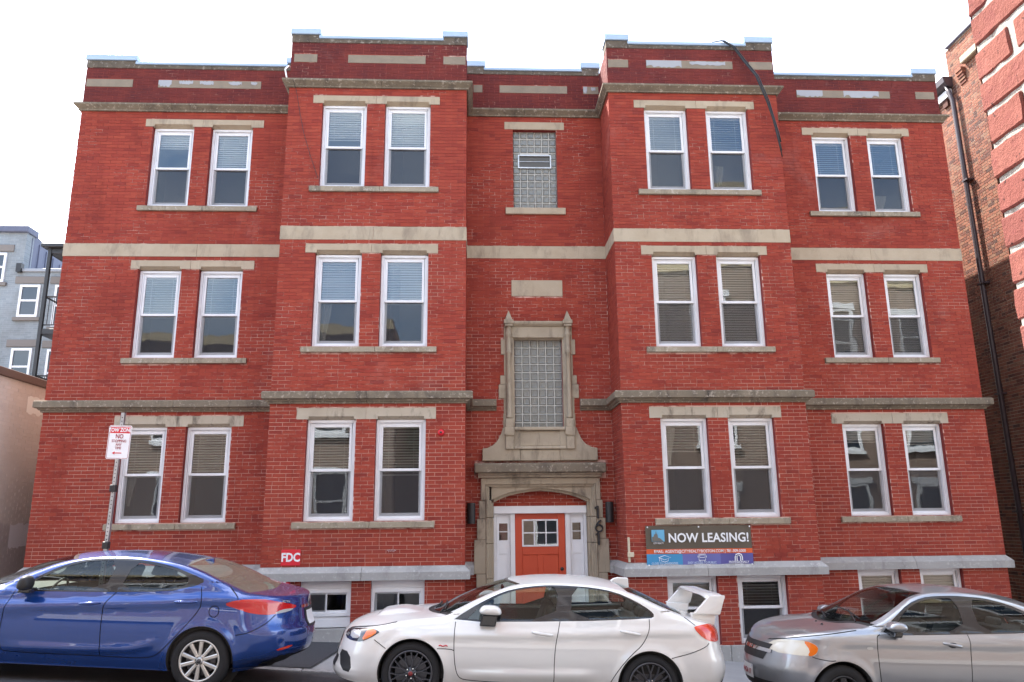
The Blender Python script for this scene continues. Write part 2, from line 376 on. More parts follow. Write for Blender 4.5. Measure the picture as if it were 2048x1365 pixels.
# ================================================================== the red brick house
house = thing('apartment_building', 'three storey red brick apartment house with two bays and pale stone bands', 'building')
D = .972
XL, XR = -8.928, 8.472; BLx = (-4.655, -1.352); BRx = (1.352, 4.602)
FL = {1: (1.966, 3.649), 2: (4.925, 6.625), 3: (7.908, 9.575)}
WX = {'L': [(-7.52, -6.72), (-6.39, -5.58)], 'l': [(-4.03, -3.205), (-2.867, -2.02)], 'r': [(2.02, 2.847), (3.203, 4.02)], 'R': [(5.69, 6.487), (6.84, 7.618)]}
PY = {'L': 0, 'l': -D, 'r': -D, 'R': 0}
TOPZ, PIERZ = 10.84, 10.84
front = lambda Y: (lambda u, z, d: (u, Y-d, z))
retL = lambda X: (lambda u, z, d: (X-d, u, z))     # faces -X
retR = lambda X: (lambda u, z, d: (X+d, u, z))     # faces +X
lint = {'L': (-7.66, -5.37), 'l': (-4.20, -1.85), 'r': (1.83, 4.15), 'R': (5.50, 7.74)}
silx = {'L': (-7.65, -5.39), 'l': (-4.19, -1.855), 'r': (1.84, 4.14), 'R': (5.485, 7.73)}
linz = {1: (3.655, 3.845), 2: (6.635, 6.80), 3: (9.575, 9.73)}
BASE = {'L': [(-7.55, -6.75, .42, 1.03), (-6.4, -5.6, .42, 1.03)], 'l': [(-4.01, -3.185, .30, 1.03), (-2.87, -2.0, .30, 1.03)],
        'r': [(1.99, 2.84, -.055, 1.03), (3.165, 4.01, -.055, 1.03)], 'R': [(5.69, 6.485, .0, 1.03), (6.835, 7.635, .0, 1.03)]}
def gran_z(x): return .40 if x < -4.66 else (.30 if x < 0 else -.06)
sect = {'L': (XL, BLx[0], 0), 'l': (*BLx, -D), 'C': (BLx[1], BRx[0], 0), 'r': (*BRx, -D), 'R': (BRx[1], XR, 0)}
stones = {}   # section -> blocked rects
holes = {}
strips = {'L': [(-8.90, -8.0, 'a'), (-7.5, -5.48, 'p')], 'l': [(-4.60, -4.17, 'a'), (-3.59, -2.13, 'a'), (-1.79, -1.37, 'a')], 'C': [(-1.22, -1.04, 'a'), (-.69, .69, 'a'), (1.02, 1.335, 'p')],
          'r': [(1.37, 1.76, 'a'), (2.11, 3.80, 'p'), (4.13, 4.585, 'a')], 'R': [(5.47, 7.45, 'p'), (8.0, 8.40, 'a')]}
for s in 'LlCrR':
    x0, x1, Y = sect[s]; st = [(x0-1, x1+1, 9.885, 10.045), (x0-1, x1+1, 6.88, 7.13)]; ho = []
    for a, b_, k in strips[s]: st.append((a, b_, 10.425, 10.59))
    if s != 'C':
        st.append((x0-1, x1+1, 3.92, 4.14)); st.append((x0-1, x1+1, 1.03, 1.25))
        for fl in (1, 2, 3):
            st.append((*lint[s], *linz[fl])); st.append((*silx[s], FL[fl][0]-.112, FL[fl][0]))
            for wx in WX[s]: ho.append((*wx, FL[fl][0], FL[fl][1]+.068, .16))
        for bz in BASE[s]: ho.append((*bz, .16))
    else:
        st += [(-1.4, -.79, 3.92, 4.14), (.76, 1.4, 3.92, 4.14), (-.6, .605, 9.61, 9.775), (-.59, .59, 7.785, 7.92), (-.49, .49, 6.12, 6.44), (-1.4, -1.1, 1.03, 1.25), (1.1, 1.4, 1.03, 1.25),
               (-.64, .64, 3.5, 5.62), (-.70, .70, 4.98, 5.27), (-.75, .75, 4.15, 4.41), (-.72, .72, 4.41, 4.58), (-1.05, 1.05, 3.0, 3.2), (-.9, .9, 3.2, 3.28), (-.82, .82, 3.28, 3.36), (-.75, .75, 3.36, 3.43), (-.7, .7, 3.43, 3.5), (-1.2, 1.2, 2.7, 3.0), (-1.08, 1.08, -1, 2.7)]
        ho += [(-.43, .44, 7.92, 9.605, .14), (-.45, .45, 3.56, 5.29, .16), (-.975, .975, -.9, 2.68, .34)]
    st.append((x0-1, x1+1, -2, gran_z((x0+x1)/2)))
    stones[s] = st; holes[s] = ho
bf = BrickField(); wb = MB()
for s in 'LlCrR':
    x0, x1, Y = sect[s]
    wall_grid(wb, front(Y), x0, x1, -1.2, TOPZ+.0, holes[s], .16, 1)
    zlo = gran_z((x0+x1)/2)
    bl_ = stones[s]+[h[:4] for h in holes[s]]
    e0 = -.005 if s in 'lrL' else .0; e1 = .005 if s in 'lrR' else 0
    bf.add(lay(x0+e0, x1+e1, zlo, TOPZ, bl_, 1.25-CH*19, u_org=x0), front(Y))
hb = [(-9, 9, 9.885, 10.045), (-9, 9, 6.88, 7.13), (-9, 9, 3.92, 4.14), (-9, 9, 1.03, 1.25)]
for X, fn in ((BLx[0], retL), (BLx[1], retR), (BRx[0], retL), (BRx[1], retR)):
    wall_grid(wb, fn(X), -D, 0, -1.2, 9.9, [], 0); wall_grid(wb, fn(X), -D, .3, 9.9, TOPZ, [], 0)
    bf.add(lay(-D, 0.0, gran_z(X), 9.9, hb, 1.25-CH*19, u_org=-D+.1), fn(X)); bf.add(lay(-D, -.01, 9.9, TOPZ, hb, 1.25-CH*19, u_org=-D+.1), fn(X))
# parapet backs and tops, side and rear walls, roof
for s in 'LlCrR':
    x0, x1, Y = sect[s]; wb.quad((x0, Y+.3, TOPZ), (x1, Y+.3, TOPZ), (x1, Y+.3, 10.3), (x0, Y+.3, 10.3)); wb.quad((x0, Y, TOPZ-.001), (x1, Y, TOPZ-.001), (x1, Y+.3, TOPZ-.001), (x0, Y+.3, TOPZ-.001))
wall_o = wb.build('brick_wall', [MORTAR, REVEAL], house)
for i_, (r, fn_, pri) in enumerate(bf.it):
    pass
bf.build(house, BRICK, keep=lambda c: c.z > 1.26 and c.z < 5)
sb = MB()
sb.box(XL, XR, 11.7, 12, -1.2, 10.84); sb.quad((XL, 12, -1.2), (XL, 0, -1.2), (XL, 0, 10.84), (XL, 12, 10.84)); sb.quad((XR, 0, -1.2), (XR, 12, -1.2), (XR, 12, 10.84), (XR, 0, 10.84))
sb.quad((XL+.3, 0.3, 10.84), (XL+.3, 11.7, 10.84), (XL+.3, 11.7, 10.3), (XL+.3, .3, 10.3)); sb.quad((XR-.3, .3, 10.3), (XR-.3, 11.7, 10.3), (XR-.3, 11.7, 10.84), (XR-.3, .3, 10.84))
sb.build('side_wall', SIDEBRX, house)
rb = MB(); rb.quad((XL, .02, 10.31), (XR, .02, 10.31), (XR, 12, 10.31), (XL, 12, 10.31))
for a, b_ in (BLx, BRx): rb.quad((a, -D+.02, 10.311), (b_, -D+.02, 10.311), (b_, .02, 10.311), (a, .02, 10.311))
rb.build('flat_roof', mat('roof membrane', (.12, .12, .12), .9), house)

# ---- stone courses: mitred mouldings cut into blocks
def moulding(name, prof, plane, axis, a0, a1, m0, m1, m, nblk, jig=.0):
    # prof: closed loop [(p, z)], p = distance proud; plane: fixed coordinate; axis 'f' (front, faces -Y), 'l' (faces -X), 'r' (faces +X)
    P = {'f': lambda a, p, z: (a, plane-p, z), 'l': lambda a, p, z: (plane-p, a, z), 'r': lambda a, p, z: (plane+p, a, z)}[axis]
    cuts = [a0]+[a0+(a1-a0)*(i+random.uniform(-.2, .2))/nblk for i in range(1, nblk)]+[a1]
    for i in range(nblk):
        b = MB(); A, B = cuts[i]+(.003 if i else 0), cuts[i+1]-(.003 if i < nblk-1 else 0)
        j = random.uniform(-jig, jig); n = len(prof)
        lo = [P(A-(m0*p if i == 0 else 0), p+(j if p > .01 else 0), z) for p, z in prof]; hi = [P(B+(m1*p if i == nblk-1 else 0), p+(j if p > .01 else 0), z) for p, z in prof]
        b.add(lo+hi, [tuple(range(n)), tuple(range(2*n-1, n-1, -1))]+[(k, n+k, n+(k+1) % n, (k+1) % n) for k in range(n)])
        me = b.mesh(name, m); recalc(me); link(name, me, house)
CORN = [(0, 9.885), (.04, 9.885), (.045, 9.91), (.07, 9.935), (.10, 9.965), (.115, 9.98), (.12, 9.985), (.12, 10.02), (0, 10.045)]
MIDC = [(0, 3.92), (.035, 3.92), (.04, 3.95), (.06, 3.955), (.08, 3.985), (.11, 3.99), (.13, 4.0), (.13, 4.105), (.11, 4.125), (0, 4.14)]
WTAB = [(0, 1.03), (.09, 1.03), (.09, 1.155), (0, 1.25)]
BAND = [(0, 6.88), (.012, 6.88), (.012, 7.13), (0, 7.13)]
def run(name, prof, m, skipC=False, jig=.003, dens=1.0):
    for s in 'LlCrR':
        x0, x1, Y = sect[s]; nb = max(1, round((x1-x0)/1.75*dens))
        m0, m1 = {'L': (1, -1), 'l': (1, 1), 'C': (-1, -1), 'r': (1, 1), 'R': (-1, 1)}[s]
        if s == 'C' and skipC:
            moulding(name, prof, Y, 'f', x0, skipC[0], -1, 0, m, 1); moulding(name, prof, Y, 'f', skipC[1], x1, 0, -1, m, 1)
        else: moulding(name, prof, Y, 'f', x0, x1, m0, m1, m, nb, jig)
    for X, ax in ((BLx[0], 'l'), (BLx[1], 'r'), (BRx[0], 'l'), (BRx[1], 'r')):
        moulding(name, prof, X, ax, -D, 0, 1, -1, m, 1)
    moulding(name, prof, XL, 'l', 0, 1.2, 1, 0, m, 1); moulding(name, prof, XR, 'r', 0, 1.2, 1, 0, m, 1)
run('cornice_stone', CORN, WEATH)
run('string_course_stone', MIDC, WEATH, (-.79, .76))
run('water_table_stone', WTAB, GRAN, (-1.2, 1.2))
run('band_stone', BAND, SAND, dens=.8)
# parapet coping: stone, raised piers, pale metal cap
piers = {'L': [(XL, -7.98), (-4.97, BLx[0])], 'l': [(BLx[0], -4.15), (-1.79, BLx[1])], 'C': [(BLx[1], -1.01), (1.0, BRx[0])], 'r': [(BRx[0], 1.76), (4.09, BRx[1])], 'R': [(7.98, XR)]}
for s in 'LlCrR':
    x0, x1, Y = sect[s]; xs = x0
    segs = []
    for a, b_ in piers[s]:
        if a > xs+.01: segs.append((xs, a, 0))
        segs.append((a, b_, 1)); xs = b_
    if xs < x1-.01: segs.append((xs, x1, 0))
    for a, b_, hi in segs:
        zt = 11.0 if hi else 10.92; nb = 1 if hi else max(1, round((b_-a)/1.3))
        for i in range(nb):
            c0, c1 = a+(b_-a)*i/nb+.003, a+(b_-a)*(i+1)/nb-.003
            mb = MB(); mb.box(c0-(.012 if hi else 0), c1+(.012 if hi else 0), Y-.014-(.006 if hi else 0), Y+.32, TOPZ, zt); me = mb.mesh('coping_stone', COPE); bevel(me, .006, 1); link('coping_stone', me, house)
        mb = MB(); e = .03 if hi else 0
        mb.box(a-e, b_+e, Y-.04-(.008 if hi else 0), Y+.34, zt+.002, zt+(.125 if hi else .065)); me = mb.mesh('coping_cap', METALCAP); bevel(me, .008, 1); link('coping_cap', me, house)
for s in strips:
    Y = sect[s][2]
    for a, b_, k in strips[s]:
        mb = MB(); mb.box(a, b_, Y-.011, Y+.05, 10.425, 10.59); ps = link('parapet_stone', mb.mesh('parapet_stone', PATCHED), house)
        if k == 'p':      # cement repairs: ragged thin patches on the stone face
            L_ = b_-a
            for q in ([.0, .2, .4, .68, .9] if s == 'L' else [.0, .5]):
                mb = MB(); w_ = L_*random.uniform(.06, .15) if s == 'L' else L_*random.uniform(.2, .46); w_ = min(w_, b_-.012-a-q*L_); x0_ = a+q*L_+.004; n_ = 14; hgt = 1 if (q == 0 or s == 'R') else .6; h_ = .155*hgt
                lo = [10.588-h_*min(1, .55+.45*random.random()+(.2 if 2 < i < n_-2 else 0)) for i in range(n_+1)]
                mb.add([(x0_+w_*i/n_, Y-.0135, z) for i in range(n_+1) for z in (lo[i], 10.588-(.03*random.random() if hgt < 1 else 0))], [(2*i, 2*i+2, 2*i+3, 2*i+1) for i in range(n_)]); mb.build('cement_patch', PPATCH, ps)
def stone_block(name, x0, x1, z0, z1, Y, p, m, bev=.006, back=.1):
    mb = MB(); mb.box(x0, x1, Y-p, Y+back, z0, z1); me = mb.mesh(name, m); bevel(me, bev, 1); return link(name, me, house)
LST = {}
for s in 'LlrR':
    Y = PY[s]
    for fl in (1, 2, 3):
        a, b_ = lint[s]; zc = linz[fl]; w0, w1 = WX[s]
        # lintel in two stones, undersides notched down over each opening as in the photo
        mid = (w0[1]+w1[0])/2
        for (p, q) in ((a, mid-.003), (mid+.003, b_)):
            mb = MB(); cs = sorted({p, q, *[x for x in (w0[0]+.03, w0[1]-.03, w1[0]+.03, w1[1]-.03) if p < x < q]})
            for c0, c1 in zip(cs, cs[1:]):
                over = any(w_[0] < (c0+c1)/2 < w_[1] for w_ in (w0, w1))
                mb.prism([(Y-.013, zc[0]+(.05 if over else 0)), (Y+.085, zc[0]-.004), (Y+.17, zc[0]-.004), (Y+.17, zc[1]), (Y-.013, zc[1])] if over else [(Y-.013, zc[0]), (Y+.17, zc[0]), (Y+.17, zc[1]), (Y-.013, zc[1])], c0, c1, 'x')
            me = mb.mesh('lintel', STAINED if fl == 1 else SAND); link('lintel', me, house)
        a, b_ = silx[s]; zt = FL[fl][0]; mid = (a+b_)/2+.1
        for (p, q) in ((a, mid-.003), (mid+.003, b_)):
            mb = MB(); mb.prism([(Y-.055, zt-.11), (Y+.16, zt-.11), (Y+.16, zt), (Y-.055, zt-.015)], p, q, 'x'); me = mb.mesh('sill', SILLS); recalc(me); bevel(me, .005, 1); link('sill', me, house)
stone_block('lintel', -.6, .605, 9.61, 9.775, 0, .013, SAND, back=.16); stone_block('sill', -.59, .59, 7.785, 7.918, 0, .05, SAND, back=.14)
stone_block('name_panel', -.49, .49, 6.12, 6.44, 0, .012, SAND)
# granite footing
for s in 'LlCrR':
    x0, x1, Y = sect[s]; zt = gran_z((x0+x1)/2); n = max(1, round((x1-x0)/1.4))
    if s == 'C': continue
    for i in range(n):
        mb = MB(); mb.box(x0+(x1-x0)*i/n+.003, x0+(x1-x0)*(i+1)/n-.003, Y-.03, Y+.1, -1.2, zt); me = mb.mesh('footing_stone', GRAN); bevel(me, .008, 1); link('footing_stone', me, house)

for X, sx in ((BLx[0], -1), (BLx[1], 1), (BRx[0], -1), (BRx[1], 1)):
    mb = MB(); xa, xb = sorted((X, X+sx*.03)); mb.box(xa, xb, -D-.03, -.032, -1.2, gran_z(sum(BLx)/2 if X < 0 else sum(BRx)/2)-.002); me = mb.mesh('footing_stone', GRAN); bevel(me, .008, 1); link('footing_stone', me, house)
# ---- windows
def frame_rect(mb, x0, x1, z0, z1, w, y0, y1, wb_=None, wt=None):
    wb_ = wb_ or w; wt = wt or w
    mb.box(x0, x0+w, y0, y1, z0, z1); mb.box(x1-w, x1, y0, y1, z0, z1); mb.box(x0+w, x1-w, y0, y1, z0, z0+wb_); mb.box(x0+w, x1-w, y0, y1, z1-wt, z1)
_mc = {}
def cached(key, fn):
    if key not in _mc: _mc[key] = fn()
    return _mc[key]
def sash_window(xc, Y, z0, w, h, blind=(1.0, .6), screen=True, low=0.0, zrail=.5):
    # blind = (share of whole glass height covered, slat tilt 0 open .. 1 closed)
    w, h = round(w, 2), round(h, 2)
    def mk():
        mb = MB(); frame_rect(mb, -w/2, w/2, 0, h, .045, 0, .11); frame_rect(mb, -w/2+.045, w/2-.045, .045, h-.045, .022, .022, .10); return bevel(mb.mesh('window', VINYL), .005, 1)
    o = link('window', cached(('f', w, h), mk), house, (xc, Y+.085, z0))
    iw = w/2-.067; hm = h*zrail
    def up(): mb = MB(); frame_rect(mb, -iw, iw, hm-.02, h-.067, .045, .03, .06, .042, .05); return bevel(mb.mesh('upper_sash', VINYL), .004, 1)
    def lo(): mb = MB(); frame_rect(mb, -iw, iw, .067, hm+.02, .045, .062, .095, .06, .042); return bevel(mb.mesh('lower_sash', VINYL), .004, 1)
    link('upper_sash', cached(('u', w, h), up), o); link('lower_sash', cached(('l', w, h), lo), o)
    def pn(a, b_, y): mb = MB(); mb.quad((-iw+.04, y, a), (iw-.04, y, a), (iw-.04, y, b_), (-iw+.04, y, b_)); return mb.mesh('pane', GLASS)
    link('pane', cached(('pu', w, h), lambda: pn(hm+.02, h-.115, .045)), o, (0, 0, 0), (random.uniform(-.006, .006), 0, random.uniform(-.006, .006)))
    link('pane', cached(('pl', w, h), lambda: pn(.125, hm-.02, .078)), o, (0, 0, 0), (random.uniform(-.006, .006), 0, random.uniform(-.006, .006)))
    if screen:
        def sc():
            mb = MB(); mb.quad((-iw+.012, .05, .078), (iw-.012, .05, .078), (iw-.012, .05, hm-.022), (-iw+.012, .05, hm-.022)); return mb.mesh('insect_screen', SCREEN)
        link('insect_screen', cached(('s', w, h), sc), o)
    cov, tilt = blind
    if cov > 0:
        mb = MB(); top = h-.1; n = int((h-.2)*cov/.046); y = .12; ha = .025
        for k in range(n):
            z = top-.03-k*.046; t = tilt*R(72)+random.uniform(-.04, .04); dy, dz = ha*math.cos(t), ha*math.sin(t); sk = random.uniform(-.0012, .0012)
            mb.add([(-iw+.02, y-dy, z-dz+sk), (iw-.02, y-dy, z-dz-sk), (iw-.02, y, z+.0015), (-iw+.02, y, z+.0015), (iw-.02, y+dy, z+dz), (-iw+.02, y+dy, z+dz)], [(0, 1, 2, 3), (3, 2, 4, 5)])
        zb = top-.03-n*.046
        mb.box(-iw+.02, iw-.02, y-.012, y+.012, zb-.02, zb-.002); mb.box(-iw+.02, iw-.02, y-.02, y+.02, top-.02, top+.015)
        for xx in (-iw*.6, iw*.6): mb.box(xx-.002, xx+.002, y-.014, y-.0125, zb, top)
        mb.build('blind', BLIND, o)
    return o
rm = MB()
def room(x0, x1, Y, z0, z1, dep=1.6):
    a, b_, c, d = x0-.5, x1+.5, z0-.55, z1+.3; y0, y1 = Y+.262, Y+.262+dep
    rm.quad((a, y1, c), (b_, y1, c), (b_, y1, d), (a, y1, d)); rm.quad((a, y0, c), (a, y1, c), (a, y1, d), (a, y0, d)); rm.quad((b_, y1, c), (b_, y0, c), (b_, y0, d), (b_, y1, d))
    rm.quad((a, y0, d), (a, y1, d), (b_, y1, d), (b_, y0, d)); rm.quad((a, y0, c), (b_, y0, c), (b_, y1, c), (a, y1, c))
BL_ = {'L3': [(.16, .9), (.5, .8)], 'L2': [(.5, .42), (.5, .38)], 'L1': [(.5, .4), (.5, .42)], 'l3': [(.36, .85), (.44, .85)], 'l2': [(.5, .85), (.52, .8)], 'l1': [(.5, .38), (.53, .4)],
       'r3': [(.5, .5), (.5, .55)], 'r2': [(.97, .8), (.97, .75)], 'r1': [(.28, .4), (.5, .5)], 'R3': [(.5, .5), (.5, .45)], 'R2': [(.97, .85), (.97, .8)], 'R1': [(.14, .8), (.17, .8)]}
for s in 'LlrR':
    for fl in (1, 2, 3):
        for i, (a, b_) in enumerate(WX[s]):
            z0, z1 = FL[fl]; sash_window((a+b_)/2, PY[s], z0+.002, b_-a-.006, z1-z0-.006, BL_[s+str(fl)][i]); room(a, b_, PY[s], z0, z1, 1.6 if i else 1.7)
def slider(x0, x1, z0, z1, Y):
    # basement sliding window with a white filler panel above and below
    w, h = x1-x0-.006, z1-z0-.006
    mb = MB(); mb.box(-w/2, w/2, .01, .05, h-.13, h); mb.box(-w/2, w/2, .01, .05, 0, .17); frame_rect(mb, -w/2, w/2, .17, h-.13, .06, 0, .08)
    o = link('window', bevel(mb.mesh('window', VINYL), .004, 1), house, ((x0+x1)/2, Y+.06, z0+.003))
    for sx, y in ((-1, .03), (1, .05)):
        a, b_ = (-w/2+.06, .015) if sx < 0 else (-.015, w/2-.06)
        m2 = MB(); frame_rect(m2, a, b_, .23, h-.19, .03, y, y+.02); sash = m2.build('sliding_sash', VINYL, o)
        m3 = MB(); m3.quad((a+.02, y+.01, .24), (b_-.02, y+.01, .24), (b_-.02, y+.01, h-.2), (a+.02, y+.01, h-.2)); m3.build('pane', GLASS, o)
    m4 = MB(); m4.quad((-w/2+.06, .025, .24), (0, .025, .24), (0, .025, h-.2), (-w/2+.06, .025, h-.2)); m4.build('insect_screen', SCREEN, o)
for s in 'LlrR':
    for i, (a, b_, c, d) in enumerate(BASE[s]):
        if s in 'Ll': slider(a, b_, c, d, PY[s])
        else: sash_window((a+b_)/2, PY[s], c+.003, b_-a-.006, d-c-.006, {'r': [(.6, .7), (.5, .2)], 'R': [(.8, .6), (.8, .7)]}[s][i], zrail=.52)
        room(a, b_, PY[s], c, d)
CURT = mat('pale curtain', (.72, .73, .68), .9)
def curtain(xc, Y, z0, x0, x1, za, zb_):
    mb = MB(); n = 16; vs = []
    for j in range(7):
        t = j/6; z = za+(zb_-za)*t; nar = 1-.45*math.sin(math.pi*(1-t)*.5)**2
        for i in range(n+1): x = x0+(x1-x0)*nar*i/n; vs.append((x, .17+.018*math.sin(i*1.9+t), z))
    mb.add(vs, [(j*(n+1)+i, j*(n+1)+i+1, (j+1)*(n+1)+i+1, (j+1)*(n+1)+i) for j in range(6) for i in range(n)]); mb.build('curtain', CURT, house, (xc, Y+.085, z0), smooth=True)
curtain(-3.617, -D, FL[2][0], -.33, -.12, .08, .84); curtain(-7.12, 0, FL[1][0], -.33, -.16, .3, .84); curtain(3.61, -D, FL[3][0], -.2, -.05, .1, .6); curtain(7.23, 0, FL[3][0], -.2, .02, .1, .45); curtain(5.98, 0, FL[2][0], -.3, .3, .09, .8); curtain(2.43, -D, FL[1][0], -.33, -.1, .9, 1.55)
rm.build('room_interior', ROOM, house)
# ---- glass block windows
def f(nt, b):
    n1 = wnoise(nt, 26, 4, .7, dist=1.2); setc(nt, b, mixc(nt, rnd(nt), mixc(nt, n1, (.05, .052, .045), (.36, .36, .31)), (.17, .175, .155))); bump(nt, b, n1, .6, .012)
GBLK = mat('glass block', (.35, .36, .35), .14, spec=.8, build=f)
def block_mesh(w):
    mb = MB(); a, c = w/2, w/2-.014
    mb.add([(-a, .0, -a), (a, 0, -a), (a, 0, a), (-a, 0, a), (-c, -.012, -c), (c, -.012, -c), (c, -.012, c), (-c, -.012, c), (-a*.45, -.006, -a*.45), (a*.45, -.006, -a*.45), (a*.45, -.006, a*.45), (-a*.45, -.006, a*.45)],
           [(0, 1, 5, 4), (1, 2, 6, 5), (2, 3, 7, 6), (3, 0, 4, 7), (4, 5, 9, 8), (5, 6, 10, 9), (6, 7, 11, 10), (7, 4, 8, 11), (8, 9, 10, 11)]); return mb.mesh('glass_block', GBLK)
GMORT = mat('grey block joint', (.56, .55, .50), .9)
def glass_blocks(x0, x1, z0, z1, Y, nx, nz, skip=None):
    mb = MB(); mb.box(x0, x1, Y, Y+.06, z0, z1); o = mb.build('block_window', GMORT, house)
    w = (x1-x0)/nx; h = (z1-z0)/nz; me = cached(('gb', round(w, 3)), lambda: block_mesh(min(w, h)-.014))
    for i in range(nx):
        for j in range(nz):
            x, z = x0+(i+.5)*w, z0+(j+.5)*h
            if skip and skip[0]-.02 < x < skip[1]+.02 and skip[2]-.02 < z < skip[3]+.02: continue
            q = link('glass_block', me, o, (x, Y-.002, z)); q.scale = (w/min(w, h), 1, h/min(w, h))
    return o
glass_blocks(-.43, .44, 7.92, 9.605, .10, 6, 11, (-.325, .33, 8.81, 9.08))
gb2 = glass_blocks(-.45, .45, 3.56, 5.29, .11, 6, 11)
o = MB(); frame_rect(o, -.33, .335, 8.80, 9.09, .024, .055, .12); vt = o.build('vent_window', GALV, house)
o = MB(); o.quad((-.30, .088, 8.83), (.305, .088, 8.83), (.305, .088, 9.06), (-.30, .088, 9.06)); o.build('pane', mat('vent pane', (.07, .065, .055), .3), vt)
o = MB(); o.box(-.30, .305, .07, .075, 8.945, 8.955); o.build('glazing_bar', GALV, vt)

# ---- carved stone entrance
def part(mb, name, m, bev=.008, parent=None, seg=1, rc=True, **kw):
    me = mb.mesh(name, m); bevel(me, bev, seg); return link(name, me, parent or house, **kw)
def tudor(x, w, z0, z1):
    t = min(1, abs(x)/w); return z1-(z1-z0)*(.42*t+.58*t**3.2)
# nested mouldings, deepest first: half width, spring, apex, front y, rectangular?
for hw, sp, ap, y0, y1, rect in [(.85, 2.27, 2.475, .06, .16, 0), (.89, 2.31, 2.52, -.005, .06, 0), (.925, 2.545, 2.545, -.045, .02, 1), (.965, 2.585, 2.585, -.085, -.0, 1)]:
    for sx in (-1, 1):       # jambs, in stacked stones
        zz = [-.6, .35, .95, 1.55, 2.0, sp]
        for a, b_ in zip(zz, zz[1:]):
            mb = MB(); xa, xb = sorted((sx*hw, sx*.992)); mb.box(xa, xb, y0, .34, a+.002, b_-.002); part(mb, 'jamb_stone', SURR, .012)
    mb = MB(); n = 24
    if rect: mb.box(-1.0, 1.0, y0, .12, ap, 2.69)
    else:
        poly = [(-hw-.1, 2.66), (-hw-.1, sp)]+[(hw*(2*i/n-1), tudor(hw*(2*i/n-1), hw, sp, ap)) for i in range(n+1)]+[(hw+.1, sp), (hw+.1, 2.66)]
        for p, q in zip(poly[2:-2], poly[3:-1]): mb.prism([p, q, (q[0], 2.66), (p[0], 2.66)], y0, .34, 'y')
    mb.build('arch_stone', SURR, house)
for sx in (-1, 1):
    for a, b_, xo in [(-.8, .5, 1.20), (.5, 1.04, 1.16), (1.04, 1.62, 1.20), (1.62, 1.98, 1.15), (1.98, 2.30, 1.11), (2.30, 2.69, 1.075)]:
        mb = MB(); xa, xb = sorted((sx*.995, sx*xo)); mb.box(xa, xb, -.085 if xo < 1.1 else -.075, .1, a+.002, b_-.002); part(mb, 'quoin_stone', SURR, .008)
for a, b_ in ((-1.13, -.38), (-.375, .36), (.365, 1.10)):
    mb = MB(); mb.prism([(.0, 2.70), (-.13, 2.70), (-.14, 2.735), (-.19, 2.755), (-.20, 2.775), (0, 2.775)], a, b_, 'x'); part(mb, 'bed_mould_stone', SURR, .004)
mb = MB(); mb.prism([(.0, 2.778), (-.27, 2.778), (-.28, 2.80), (-.28, 2.925), (-.25, 2.95), (0, 2.97)], -1.195, 1.165, 'x'); part(mb, 'hood_stone', WEATH, .012)
def flare(sx):
    c = [(1.05, 3.0), (1.05, 3.225), (.96, 3.235), (.87, 3.275), (.80, 3.335), (.75, 3.41), (.71, 3.50), (.675, 3.60), (.36, 3.60), (.36, 3.0)]
    return [(sx*x, z) for x, z in c]
for sx in (-1, 1):
    mb = MB(); mb.prism(flare(sx), -.10, .08, 'y'); part(mb, 'scroll_stone', SURR, .01)
mb = MB(); mb.box(-.358, .358, -.10, .08, 3.0, 3.2); part(mb, 'scroll_stone', SURR, .008)
for a, b_, xo in [(3.602, 3.86, .665), (3.862, 4.148, .655), (4.152, 4.41, .745), (4.413, 4.58, .715), (4.583, 4.977, .645), (4.98, 5.268, .70), (5.271, 5.52, .645)]:
    for sx in (-1, 1):
        mb = MB(); xa, xb = sorted((sx*.452, sx*xo)); mb.box(xa, xb, -.03, .12, a, b_); part(mb, 'quoin_stone', SURR, .006)
for sx in (-1, 1):
    mb = MB(); mb.prism([(sx*.452, 0), (sx*.50, -.06), (sx*.60, -.075), (sx*.625, -.02), (sx*.60, .05), (sx*.452, .09)][::sx], 3.66, 5.52, 'z'); part(mb, 'jamb_moulding', SURR, .004)
    mb = MB(); x = sx*.555
    mb.lathe([(0, 3.76), (.05, 3.77), (.062, 3.79), (.062, 3.80), (.045, 3.83), (.045, 4.98), (.058, 5.0), (.058, 5.02), (.045, 5.04), (.045, 5.27), (.05, 5.30), (.065, 5.33), (.065, 5.36), (.05, 5.40), (.05, 5.5), (.075, 5.535), (.09, 5.56)], 14, 'z', (x, -.085, 0)); mb.build('colonnette', SURR, house, smooth=True)
    mb = MB(); mb.box(x-.075, x+.075, -.16, .02, 3.60, 3.76); mb.box(x-.09, x+.09, -.175, .02, 3.46, 3.605)
    mb.add([(x-.09, -.175, 3.46), (x+.09, -.175, 3.46), (x+.09, .02, 3.46), (x-.09, .02, 3.46), (x, -.10, 3.38)], [(0, 1, 4), (1, 2, 4), (2, 3, 4), (3, 0, 4)]); mb.box(x-.075, x+.075, -.15, .0, 3.205, 3.44); part(mb, 'corbel', SURR, .01)
    mb = MB(); mb.box(x-.075, x+.075, -.165, 0, 5.5, 5.545); mb.box(x-.09, x+.09, -.18, .0, 5.545, 5.62)
    mb.add([(x-.07, -.16, 5.62), (x+.07, -.16, 5.62), (x+.07, -.01, 5.62), (x-.07, -.01, 5.62), (x, -.085, 5.83)], [(0, 1, 4), (1, 2, 4), (2, 3, 4), (3, 0, 4)]); part(mb, 'pinnacle', SURR, .006)
mb = MB(); mb.box(-.50, .50, -.06, .1, 5.292, 5.52); mb.box(-.46, .46, -.02, .12, 5.27, 5.295); part(mb, 'header_stone', SURR, .012)
mb = MB(); mb.prism([(0, 5.515), (-.08, 5.515), (-.12, 5.55), (-.13, 5.575), (-.13, 5.60), (0, 5.625)], -.47, .47, 'x'); part(mb, 'header_moulding', SURR, .004)
